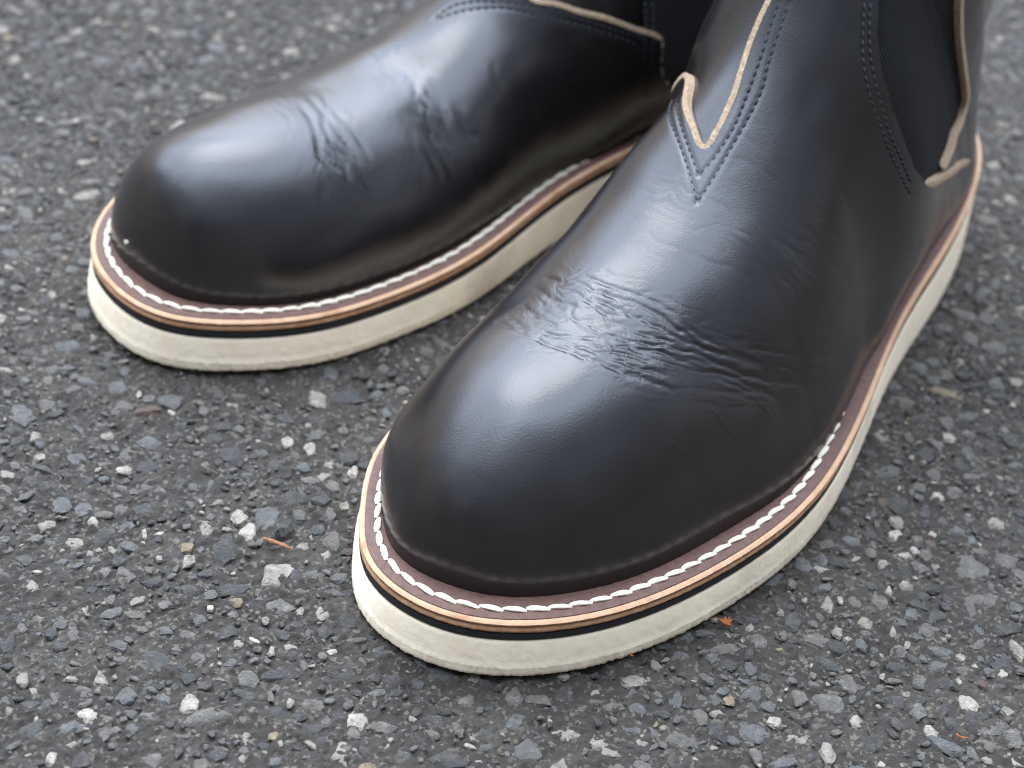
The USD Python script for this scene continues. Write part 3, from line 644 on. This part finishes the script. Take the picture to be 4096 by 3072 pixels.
    for c, dep, wid, k_ in groups:
        pl, _ = on_surface(smooth_uv(c, 80))
        pl = dense(pl, 0.3)
        fade = np.clip(np.minimum(np.arange(len(pl)), np.arange(len(pl))[::-1]) / (0.22 * len(pl)), 0.05, 1) ** 0.7
        d, i = cKDTree(pl).query(warp, distance_upper_bound=9.0)
        ok = np.isfinite(d)
        dd, ff = d[ok], fade[i[ok]]
        disp[ok] -= dep * ff * np.exp(-(dd / wid) ** 2)
        disp[ok] += abs(dep) * (0.45 if mirror else 0.22) * ff * np.exp(-((dd - 2.1 * wid) / (1.3 * wid)) ** 2) * (dep > 0)
        if dep > 0 and k_ == "C":
            near_any[ok] = np.minimum(near_any[ok], dd + (1 - ff) * 2)
    if not mirror:
        zone = np.exp(-(np.maximum(near_any - 1.0, 0) / 4.5) ** 2)
        z_i = zone > 0.02
        q = flat[z_i]
        fn = on_surface(smooth_uv(C["C8"], 20))[0]
        dir_ = fn[-1] - fn[0]
        dir_ /= np.linalg.norm(dir_)
        qa = q - np.outer(q @ dir_, dir_) * 0.74 + wobble(q, .5, 1 / 2.0, 58)
        r1 = np.abs(noise(qa / 2.2, 61) - 0.5) * 2
        r2 = np.abs(noise(qa / 1.05, 62) - 0.5) * 2
        disp[z_i] -= zone[z_i] * np.clip((TG.ravel()[z_i] + .32) / .22, .12, 1) * (0.06 * np.exp(-(r1 / .15) ** 2) + 0.035 * np.exp(-(r2 / .2) ** 2))
    # seams: the stitched rows pull the leather down a little
    seam_rows = [k for k in C if k[0] == "s" and k != "seam"] + [k for k in C if k.startswith("gS")]
    for k in seam_rows:
        pl = dense(on_surface(smooth_uv(C[k], 120))[0], 0.4)
        d, _ = cKDTree(pl).query(flat, distance_upper_bound=3.0)
        ok = np.isfinite(d)
        disp[ok] -= (0.14 if k.startswith("gS") else 0.20) * np.exp(-(d[ok] / 0.7) ** 2)
    for u0, t0, rad, dep in DENTS[which]:
        c0 = up_s.point(np.array([u0]), np.array([t0]))[0]
        dd = np.linalg.norm(flat - c0, axis=1)
        disp -= dep * np.exp(-(dd / rad) ** 2)
    # long fine wrinkles across the flex of the foot and, fainter, towards the ankle
    arc_of = lambda u_: np.interp(u_, ug0, arc)
    uf, tf = UU.ravel(), TG.ravel()
    for uc_, du, k2, k1, t_lo, t_hi, amp in WRINKLES[which]:
        c_ = uf - k2 * tf ** 2 - k1 * tf
        m_ = np.exp(-((c_ - uc_) / du) ** 2) * np.clip((tf - t_lo) / .2, 0, 1) * np.clip((t_hi - tf) / .25, 0, 1)
        on_ = m_ > .02
        s_, w_ = arc_of(c_[on_]), tf[on_] * 110
        q_ = np.stack([s_, w_, np.zeros_like(s_)], 1)
        s_ = s_ + (noise(q_ / 6.0, 81) - .5) * 3.0 + (noise(q_ / 2.2, 82) - .5) * .5
        for f1, f2, a_, sd, wd in ((2.8, 22.0, 1.0, 83, .10), (2.0, 17.0, .5, 84, .12), (4.5, 32.0, .9, 86, .09)):
            n_ = noise(np.stack([s_ / f1, w_ / f2, np.full_like(s_, sd)], 1), sd)
            gate = np.clip((noise(np.stack([s_ / 5, w_ / 16, s_ * 0], 1), sd + 7) - .3) / .3, 0, 1)
            disp[on_] -= amp * a_ * m_[on_] * gate * np.exp(-((n_ - .5) / wd) ** 2)
    disp *= np.clip(arc_fade(flat), 0, 1)
    # leather stands out a little over the feather line, then is pulled in under it
    hh = flat[:, 2] - zw(flat[:, 0]) + 1.5
    hn = np.maximum(hh, 0) / 12.0
    disp += 0.5 * hn * np.exp(1 - hn) * np.clip((flat[:, 0] - 60) / 60, 0.2, 1)
    D = disp.reshape(UU.shape)

    poly_sh, poly_go, poly_bk = [Polygon(p).buffer(0) for p in PANELS(which, C)]
    uc, tc_ = (UU[:-1, :-1] + UU[1:, 1:]) / 2, (TG[:-1, :-1] + TG[1:, 1:]) / 2
    in_sh = shapely.contains_xy(poly_sh, uc.ravel(), tc_.ravel()).reshape(uc.shape)
    in_go = shapely.contains_xy(poly_go, uc.ravel(), tc_.ravel()).reshape(uc.shape)
    in_bk = shapely.contains_xy(poly_bk, uc.ravel(), tc_.ravel()).reshape(uc.shape) & ~in_go
    nT = len(tg)
    ii, jj = np.meshgrid(np.arange(len(ug) - 1), np.arange(nT - 1), indexing="ij")
    quads = np.stack([ii * nT + jj, (ii + 1) * nT + jj, (ii + 1) * nT + jj + 1, ii * nT + jj + 1], -1)
    if sgn < 0:
        quads = quads[..., ::-1]
    sm = np.stack([np.interp(UU, ug0, arc), TG * 110], -1)

    def grow(m, k):
        for _ in range(k):
            e = m.copy()
            e[1:] |= m[:-1]; e[:-1] |= m[1:]; e[:, 1:] |= m[:, :-1]; e[:, :-1] |= m[:, 1:]
            m = e
        return m

    def panel(name, mask, lift, material, parent=root, uv=False, **kw):
        P = P0 + N0 * (D + lift)[..., None]
        N = grid_normals(P) * sgn
        Fq = quads[mask].reshape(-1, 4)
        used, inv_ = np.unique(Fq, return_inverse=True)
        V, Nn, Fq = out(P.reshape(-1, 3)[used]), N.reshape(-1, 3)[used].copy(), inv_.reshape(-1, 4)
        if mirror:
            Nn[:, 1] *= -1
        path = put_grid(name, V, fl(Fq), Nn, material, parent, **kw)
        if uv:
            UsdGeom.PrimvarsAPI(UsdGeom.Mesh.Get(stage, path)).CreatePrimvar("st", Sdf.ValueTypeNames.TexCoord2fArray, "vertex").Set(Vt.Vec2fArray.FromNumpy((sm.reshape(-1, 2)[used] / 1000).astype(np.float32)))
        return path

    kk = max(2, int(3.0 / step_u))
    panel("vamp", ~(in_sh | in_go | in_bk), 0.0, "black_leather", label="smooth black leather vamp with flex creases")
    panel("shaft", grow(in_sh, kk) & ~grow(in_go, 0), -2.0, "black_leather", label="soft black leather front of the shaft")
    panel("elastic_gore", grow(in_go, kk), -1.6, "elastic_web", uv=True, label="ribbed black elastic side panel")
    if in_bk.any():
        panel("back_quarter", grow(in_bk, 2) & ~in_go, -0.35, "black_leather", label="black leather back of the heel")

    # ---- raw leather edges
    def edge(uv, w, h0, h1, name="raw_edge", shift=0.0, taper=0.04, rough=0.07, m=150, **kw):
        p, n = on_surface(smooth_uv(uv, m))
        pl = dense(np.hstack([p, n]), 0.55)
        p, n = pl[:, :3].copy(), pl[:, 3:]
        ker = np.exp(-(np.arange(-12, 13) / 3.0) ** 2)
        ker /= ker.sum()
        for i_ in range(3):
            p[:, i_] = np.convolve(np.pad(p[:, i_], 12, mode="reflect", reflect_type="odd"), ker, "valid")
        n /= np.linalg.norm(n, axis=1)[:, None]
        pr = [(-w / 2 + shift, h0), (-w / 2 + shift, h1 - .12), (-w * .42 + shift, h1), (0 + shift, h1 + .04), (w * .42 + shift, h1), (w / 2 + shift, h1 - .12), (w / 2 + shift, h0)]
        v, f = sweep(p, n, pr, rough=rough, freq=1.4, seed=71, taper=taper)
        put(name, (out(v), fl(f) if sgn > 0 else fl(f)), "raw_leather_edge", root, smooth=45, **kw)

    for uv, w, h0, h1, sh, tp in EDGES(which, C):
        edge(uv, w, h0, h1, shift=sh, taper=tp)

    # ---- black thread rows
    for k in seam_rows:
        p, n = on_surface(smooth_uv(C[k], 200))
        pl = dense(np.hstack([p, n]), 0.2)
        L = np.arange(len(pl)) * 0.2
        parts, s = [], 0.3
        pit = 2.35
        while s + pit < L[-1]:
            a = np.array([np.interp(s + .06, L, pl[:, i]) for i in range(6)])
            b = np.array([np.interp(s + pit - .06, L, pl[:, i]) for i in range(6)])
            up = a[3:] + b[3:]
            up /= np.linalg.norm(up)
            parts.append(capsule_strip(a[:3] - up * .30, b[:3] - up * .30, up, 0.40, 0.34, 0.30, 7, 6, 1.5))
            s += pit
        if parts:
            v, f = join(parts)
            put("stitch_row", (out(v), fl(f)), "black_thread", root, smooth=50)
    # ---- pale specks: open thread ends at the point of the V, scuffs on the far toe
    for uv, r_ in SPECKS[which]:
        p, n = on_surface(np.array([uv, uv]))
        ball = trimesh.creation.icosphere(2, 1.0)
        v = ball.vertices * r_ * (1 + (noise(ball.vertices * 1.7 + 9 * uv[0] * 100, 5)[:, None] - .5) * .7)
        v = v - np.outer(v @ n[0], n[0]) * 0.7
        put("pale_speck", (out(v + p[0] + n[0] * (1.15 if mirror else -.1)), fl(ball.faces)), "white_thread", root, smooth=60)
    return root, up_s, on_surface, out


SPECKS = {"near": [((0.4316, -0.019), .42), ((0.4336, 0.003), .42), ((0.4404, 0.005), .3)],
          "far": [((0.0332, 0.2573), .6), ((0.0338, 0.1732), .5)]}


def arc_fade(p):
    """No unevenness right at the feather line, where the leather is pulled tight over the last."""
    return (p[:, 2] - zw(p[:, 0]) - 2.0) / 14.0


DENTS = {"near": [(0.205, -0.93, 17.0, -2.6), (0.335, -0.42, 8.0, 0.8), (0.33, 0.05, 12.0, 0.5), (0.255, -0.05, 10.0, 0.35)],
         "far": [(0.40, 0.0, 9.0, 0.8), (0.39, -0.4, 8.0, 0.7)]}


WRINKLES = {"near": [(.309, .030, .20, 0.0, -.42, .9, .23), (.43, .05, 0.10, 0.0, -.25, .8, .07), (.265, .02, .25, 0.0, .25, .9, .10)],
            "far": [(.305, .03, 0.0, 0.04, -.75, .4, .09), (.40, .03, 0.0, 0.03, -.75, .35, .09)]}


def PANELS(which, C):
    if which == "near":
        vL = np.vstack([C["vL"], [(0.5766, -.5708), (0.6066, -.6567), (0.6122, -.6853)]])
        sh = np.vstack([vL, [(0.70, -.62), (0.80, -.55), (1.0, -.5), (1.0, -.10)], C["vR"][::-1]])
        go = np.vstack([C["gF"], C["gR"][::-1][1:], [(0.79, .54), (0.86, .50), (1.0, .50), (1.0, .27), (0.80, .28)]])
        bk = np.vstack([C["gR"][::-1], [(0.79, .54), (0.86, .50), (1.0, .50), (1.0, 1.01), (0.76, 1.01)], C["gB"][::-1][:-1]])
    else:
        seam = np.vstack([[(0.452, 0.10), (0.475, 0.02)], C["s2"][3:9] + np.array([.012, .012]), C["gF"][:1]])
        sh = np.vstack([[(0.53, .1), (0.53, .02), (0.525, -.16)], C["seam"], [(0.614, -.62), (0.618, -.58), (0.70, -.5), (1.0, -.45), (1.0, .10), (0.6, .10)]])
        go = np.vstack([[(1.0, -.45), (0.70, -.5), (0.618, -.58), (0.614, -.62)], C["gF"], [(0.66, -.86), (0.70, -.85), (0.73, -.78), (0.75, -.7), (0.80, -.66), (1.0, -.66)]])
        bk = np.vstack([C["gF"][-1:], [(0.66, -.86), (0.70, -.85), (0.73, -.78), (0.75, -.7), (0.80, -.66), (1.0, -.66), (1.0, -1.01), (0.74, -1.01)]])
    return sh, go, bk


def EDGES(which, C):
    if which == "near":
        v = np.vstack([C["vL"][::-1], C["vR"][1:], [(0.62, -.09), (0.70, -.10), (0.80, -.10), (0.93, -.10)]])
        vl = np.vstack([[(0.6122, -.6853), (0.5766, -.5708)], v])
        r = np.vstack([[(0.93, .50), (0.86, .50), (0.79, .54)], C["gR"][:-1]])
        return [(vl, 1.7, -2.2, 0.25, 0.0, 0.02), (r, 2.1, -1.9, 0.3, 0.0, 0.02), (C["gB"], 2.4, -1.6, 0.3, 0.0, 0.12)]
    s = np.vstack([[(0.53, .1), (0.53, .02), (0.525, -.16)], C["seam"]])
    return [(s, 1.6, -2.2, 0.25, 0.0, 0.03), (C["gF"], 1.1, -1.8, 0.2, 0.0, 0.05)]


build_boot("near", "black leather boot in front, with stitched V notch and elastic side panel", NEAR_STEP, NEAR_T)
build_boot("far", "black leather boot behind, two pale scuff specks on its toe cap", FAR_STEP, FAR_T)

# ------------------------------------------------------------------ asphalt
ground = xform("asphalt", kind="structure", label="worn grey asphalt with exposed stones", category="asphalt")
GX0, GX1, GY0, GY1 = -0.215, 0.235, 0.325, 0.86


def axis(lo, hi, step, reach):
    inner = np.arange(lo, hi + step / 2, step)
    grow_ = [step]
    while sum(grow_) < reach:
        grow_.append(grow_[-1] * 1.35)
    tail = np.cumsum(grow_)
    return np.concatenate([(lo - tail)[::-1], inner, hi + tail])


gx, gy = axis(GX0, GX1, GROUND_STEP, 60.0), axis(GY0, GY1, GROUND_STEP, 60.0)
XX, YY = np.meshgrid(gx, gy, indexing="ij")
pp = np.stack([XX, YY, np.zeros_like(XX)], -1).reshape(-1, 3) * 1000
inside = (np.abs(pp[:, 0]) < 400) & (pp[:, 1] > 200) & (pp[:, 1] < 1000)
rngg = np.random.default_rng(5)

# stones: (x, y, long, short, tone, angle) in mm; the ones one can find in the photograph first, then the rest of the mix
allst = [list(s) for s in STONES]
cell, grid_ = 4.0, {}


def near_cells(x, y, r):
    k = int(r / cell) + 1
    cx, cy = int(x // cell), int(y // cell)
    for a in range(cx - k, cx + k + 1):
        for b in range(cy - k, cy + k + 1):
            yield from grid_.get((a, b), ())


def add_cell(s):
    grid_.setdefault((int(s[0] // cell), int(s[1] // cell)), []).append(s)


for s in allst:
    add_cell(s)
BIG = 16.0
for size_lo, size_hi, tries in ((6.0, 10.0, 1500), (4.2, 6.5, 5500), (3.0, 4.4, 9500), (2.2, 3.2, 15000), (1.4, 2.2, 22000)):
    for _ in range(tries):
        x, y = rngg.uniform(GX0, GX1) * 1000, rngg.uniform(GY0, GY1) * 1000
        L = rngg.uniform(size_lo, size_hi)
        W = L * rngg.uniform(0.5, 0.95)
        rr = (L + W) / 4
        if all((x - q[0]) ** 2 + (y - q[1]) ** 2 > (rr * 0.95 + (q[2] + q[3]) / 4 * 0.98) ** 2 for q in near_cells(x, y, rr + BIG / 2)):
            big = L > 3
            tone = rngg.choice(8, p=[.15, .225, .265, .258, .08, .015, .007, .0] if big else [.13, .20, .25, .25, .128, .035, .007, .0])
            s = [x, y, L, W, int(tone), rngg.uniform(0, 180)]
            allst.append(s)
            add_cell(s)


def stone_shape(seed, small=False):
    r = np.random.default_rng(seed)
    n = 9 if small else 15
    a = np.sort(r.uniform(0, 2 * np.pi, n)) + r.normal(0, .1, n)
    rad = r.uniform(.66, 1.0, n)
    pts = []
    for k in range(n):
        c = np.array([np.cos(a[k]), np.sin(a[k])]) * rad[k] * .5
        pts.append([*(c * r.uniform(.97, 1.02)), r.uniform(-.35, -.1)])
        pts.append([*(c * r.uniform(.80, .96)), r.uniform(.03, .16)])
        if k % 2 == 0:
            pts.append([*(c * r.uniform(.35, .72)), r.uniform(.12, .24)])
    pts = np.array(pts)
    h = ConvexHull(pts)
    F = h.simplices.copy()
    nr = np.cross(pts[F[:, 1]] - pts[F[:, 0]], pts[F[:, 2]] - pts[F[:, 0]])
    bad = (nr * (pts[F].mean(1) - pts.mean(0))).sum(1) < 0
    F[bad] = F[bad][:, ::-1]
    m = trimesh.Trimesh(pts, F, process=True)
    if not small:
        m = m.subdivide()
        v = m.vertices + (np.stack([noise(m.vertices * 6 + seed, 90 + i) for i in range(3)], -1) - .5) * [.17, .17, .09]
        m = trimesh.Trimesh(v, m.faces, process=False)
    return np.array(m.vertices), np.array(m.faces)


SHAPES = [stone_shape(100 + i) for i in range(28)]
SMALL = [stone_shape(300 + i, True) for i in range(20)]
LEVEL = -1.1                                   # mean height of the bitumen in mm; stone tops reach about 0


def ground_h(p):
    return LEVEL + (fbm(p / 14.0, 3, 21) - .5) * 1.0 + (fbm(p / 2.6, 3, 22) - .5) * 2.4 + (fbm(p / 1.1, 2, 24) - .5) * 1.4


def stone_mesh(s, idx):
    x, y, L, W, tone, ang = s
    small = L < 2.6
    v, f = (SMALL[idx % 20] if small else SHAPES[idx % 28])
    r = np.random.default_rng(1000 + idx)
    H = min(L, W) * (0.9 if small else 0.75)
    v = v * [L * 1.15, W * 1.15, H]
    tilt = r.normal(0, .07, 2)
    v = v + np.outer(v[:, 0], [0, 0, tilt[0]]) + np.outer(v[:, 1], [0, 0, tilt[1]])
    a = math.radians(ang)
    v = np.column_stack([v[:, 0] * math.cos(a) - v[:, 1] * math.sin(a), v[:, 0] * math.sin(a) + v[:, 1] * math.cos(a), v[:, 2]])
    top = v[:, 2].max()
    want = r.uniform(-1.0, -.05) if not small else r.uniform(-.95, .05)
    if idx < len(STONES):
        want = r.uniform(-.5, .1)
    return v + [x, y, want - top], f


order = sorted(range(len(allst)), key=lambda i: -allst[i][2] * allst[i][3] / (allst[i][1] ** 2))


def covered(s):
    """Under a sole."""
    for w in ("near", "far"):
        bx, by, yaw = POSE[w]
        c, n_ = math.cos(yaw), math.sin(yaw)
        dx, dy = s[0] - bx, s[1] - by
        x, y = c * dx + n_ * dy, (-n_ * dx + c * dy) * (-1 if w == "far" else 1)
        if SOLE[w].contains(shapely.Point(x, y)):
            return True
    return False


SOLE = {w: Polygon(_base + _bn * (periodic(OFF[w]) - 4.0)[:, None]) for w in ("near", "far")}


def in_view(s):
    q = _R @ (np.array([s[0], s[1], 0.0]) - [0, 0, CAM_H * 1000])
    return abs(q[0] / q[2]) < 2060 / FPX and abs(q[1] / q[2]) < 1550 / FPX


singles, rest = [], {}
for i in order:
    s = allst[i]
    if covered(s):
        continue
    if len(singles) < 300 and in_view(s) and s[2] > 2.5:
        singles.append(i)
    else:
        rest.setdefault(s[4], []).append(i)
Z = np.where(inside, 0, LEVEL)
Z[inside] = ground_h(pp[inside])
tops = np.array([[allst[i][0], allst[i][1]] for i in order])
put_V = np.column_stack([pp[:, :2], Z]) / 1000
nY = len(gy)
i_, j_ = np.meshgrid(np.arange(len(gx) - 1), np.arange(nY - 1), indexing="ij")
FQ = np.stack([i_ * nY + j_, (i_ + 1) * nY + j_, (i_ + 1) * nY + j_ + 1, i_ * nY + j_ + 1], -1).reshape(-1, 4)
Zg = Z.reshape(XX.shape) / 1000
dzx, dzy = np.gradient(Zg, gx, axis=0), np.gradient(Zg, gy, axis=1)
NG = np.stack([-dzx, -dzy, np.ones_like(dzx)], -1)
NG /= np.linalg.norm(NG, axis=2)[..., None]
put_grid("bitumen_surface", put_V, FQ, NG.reshape(-1, 3), "bitumen", ground)
for i in singles:
    v, f = stone_mesh(allst[i], i)
    put("stone", (v / 1000, f), TONES[allst[i][4]], ground, smooth=28)
for tone, idx in rest.items():
    v, f = join([stone_mesh(allst[i], i) for i in idx])
    put("small_stones", (v / 1000, f), TONES[tone], ground, smooth=28, kind="stuff")
# sand grains
rs = np.random.default_rng(77)
for tone, count in ((3, 4200), (4, 1500), (5, 900), (1, 5200), (7, 60)):
    xy = np.column_stack([rs.uniform(GX0, GX1, count), rs.uniform(GY0, GY1, count)]) * 1000
    sz = rs.uniform(.3, .85, count)
    h = ground_h(np.column_stack([xy, np.zeros(count)]))
    parts = []
    for k in range(count):
        v, f = SMALL[k % 20]
        a = rs.uniform(0, 6.28)
        v = v * [sz[k], sz[k] * rs.uniform(.6, 1), sz[k] * .8]
        v = np.column_stack([v[:, 0] * math.cos(a) - v[:, 1] * math.sin(a), v[:, 0] * math.sin(a) + v[:, 1] * math.cos(a), v[:, 2]])
        parts.append((v + [xy[k, 0], xy[k, 1], h[k] + .02], f))
    v, f = join(parts)
    put("sand_grains", (v / 1000, f), TONES[tone], ground, smooth=False, kind="stuff")


# ------------------------------------------------------------------ small loose things
def single(name, v, f, material, label, category, smooth=28, **kw):
    c = v.mean(0)
    path = numbered(name, "/World")
    m = usdkit.mesh(stage, path, ((v - [c[0], c[1], 0]) / 1000, f), LOOKS + material, smooth=smooth)
    UsdGeom.Xformable(m).AddTranslateOp().Set(Gf.Vec3d(c[0] / 1000, c[1] / 1000, 0))
    data(m.GetPrim(), label=label, category=category, **kw)


def tube(path, r, flat=1.0):
    pts = dense(np.asarray(path, float), .2)
    t = np.gradient(pts, axis=0)
    t /= np.linalg.norm(t, axis=1)[:, None]
    ph = np.linspace(0, 2 * np.pi, 8, endpoint=False)
    n = np.cross(t, [0, 0, 1.0]); n /= np.linalg.norm(n, axis=1)[:, None]
    n = np.cross(n, t)
    return sweep(pts, n, np.column_stack([np.cos(ph) * r, np.sin(ph) * r * flat]), rough=r * .2, freq=1.1, taper=.25)


v, f = tube([(-58.6, 438.3, .9), (-56.0, 437.2, 1.0), (-53.5, 436.4, .9), (-50.8, 435.6, .7)], .62, .7)
single("twig", v, f, "brown_twig", "short brown sliver of twig lying between dark pebble and pale stone", "twig", 50)
v, f = stone_shape(911)
v = v * [7.6, 5.2, 9.0]
a = math.radians(55)
v = np.column_stack([v[:, 0] * math.cos(a) - v[:, 1] * math.sin(a), v[:, 0] * math.sin(a) + v[:, 1] * math.cos(a), v[:, 2]])
v[:, 2] += .8 - v[:, 2].min() * 0.25
single("pebble", v + [-52.8, 442.2, -.6], f, "stone_slate", "loose dark slate pebble standing just above the brown twig", "pebble")
v, f = tube([(-56.0, 401.2, .5), (-53.2, 399.6, .6)], .5, .8)
single("splinter", v, f, "pale_splinter", "tiny pale cream splinter on the asphalt in front of the boots", "splinter", 50)
# dried star-shaped flower
ang = np.linspace(0, 2 * np.pi, 10, endpoint=False) + .4
rad = np.where(np.arange(10) % 2 == 0, 2.0, .95) * np.array([1, 1, .85, 1, 1.1, 1, .7, 1, 1.05, 1])
hz = np.where(np.arange(10) % 2 == 0, .9, .35)
top = np.column_stack([np.cos(ang) * rad, np.sin(ang) * rad, hz + .5])
vv = np.vstack([top, [[0, 0, .75]], top - [0, 0, .35], [[0, 0, .3]]])
ff = [[k, (k + 1) % 10, 10] for k in range(10)] + [[(k + 1) % 10 + 11, k + 11, 21] for k in range(10)]
for k in range(10):
    q = (k + 1) % 10
    ff += [[q, k, k + 11], [q, k + 11, q + 11]]
single("dried_flower", vv + [60.5, 427.2, 0], np.array(ff), "rust_petal", "small rust-orange star-shaped dried flower beside the front boot's sole", "dried flower", 20)
for (cx, cy, rr, a0, lab) in ((27.9, 405.7, 1.2, .6, "curled orange plant fibre under the front boot's toe edge"), (117.6, 396.5, 1.4, 2.6, "curled orange-brown plant fibre on the asphalt far from the boots, lower right"), (37.4, 411.2, .9, 1.5, "tiny orange plant fragment tucked against the front boot's sole")):
    th = np.linspace(0, 3.6, 14) + a0
    v, f = tube(np.column_stack([cx + np.cos(th) * rr, cy + np.sin(th) * rr * .6, .55 + .35 * np.sin(th * .5)]), .26)
    single("plant_fibre", v, f, "rust_petal", lab, "plant fibre", 50)
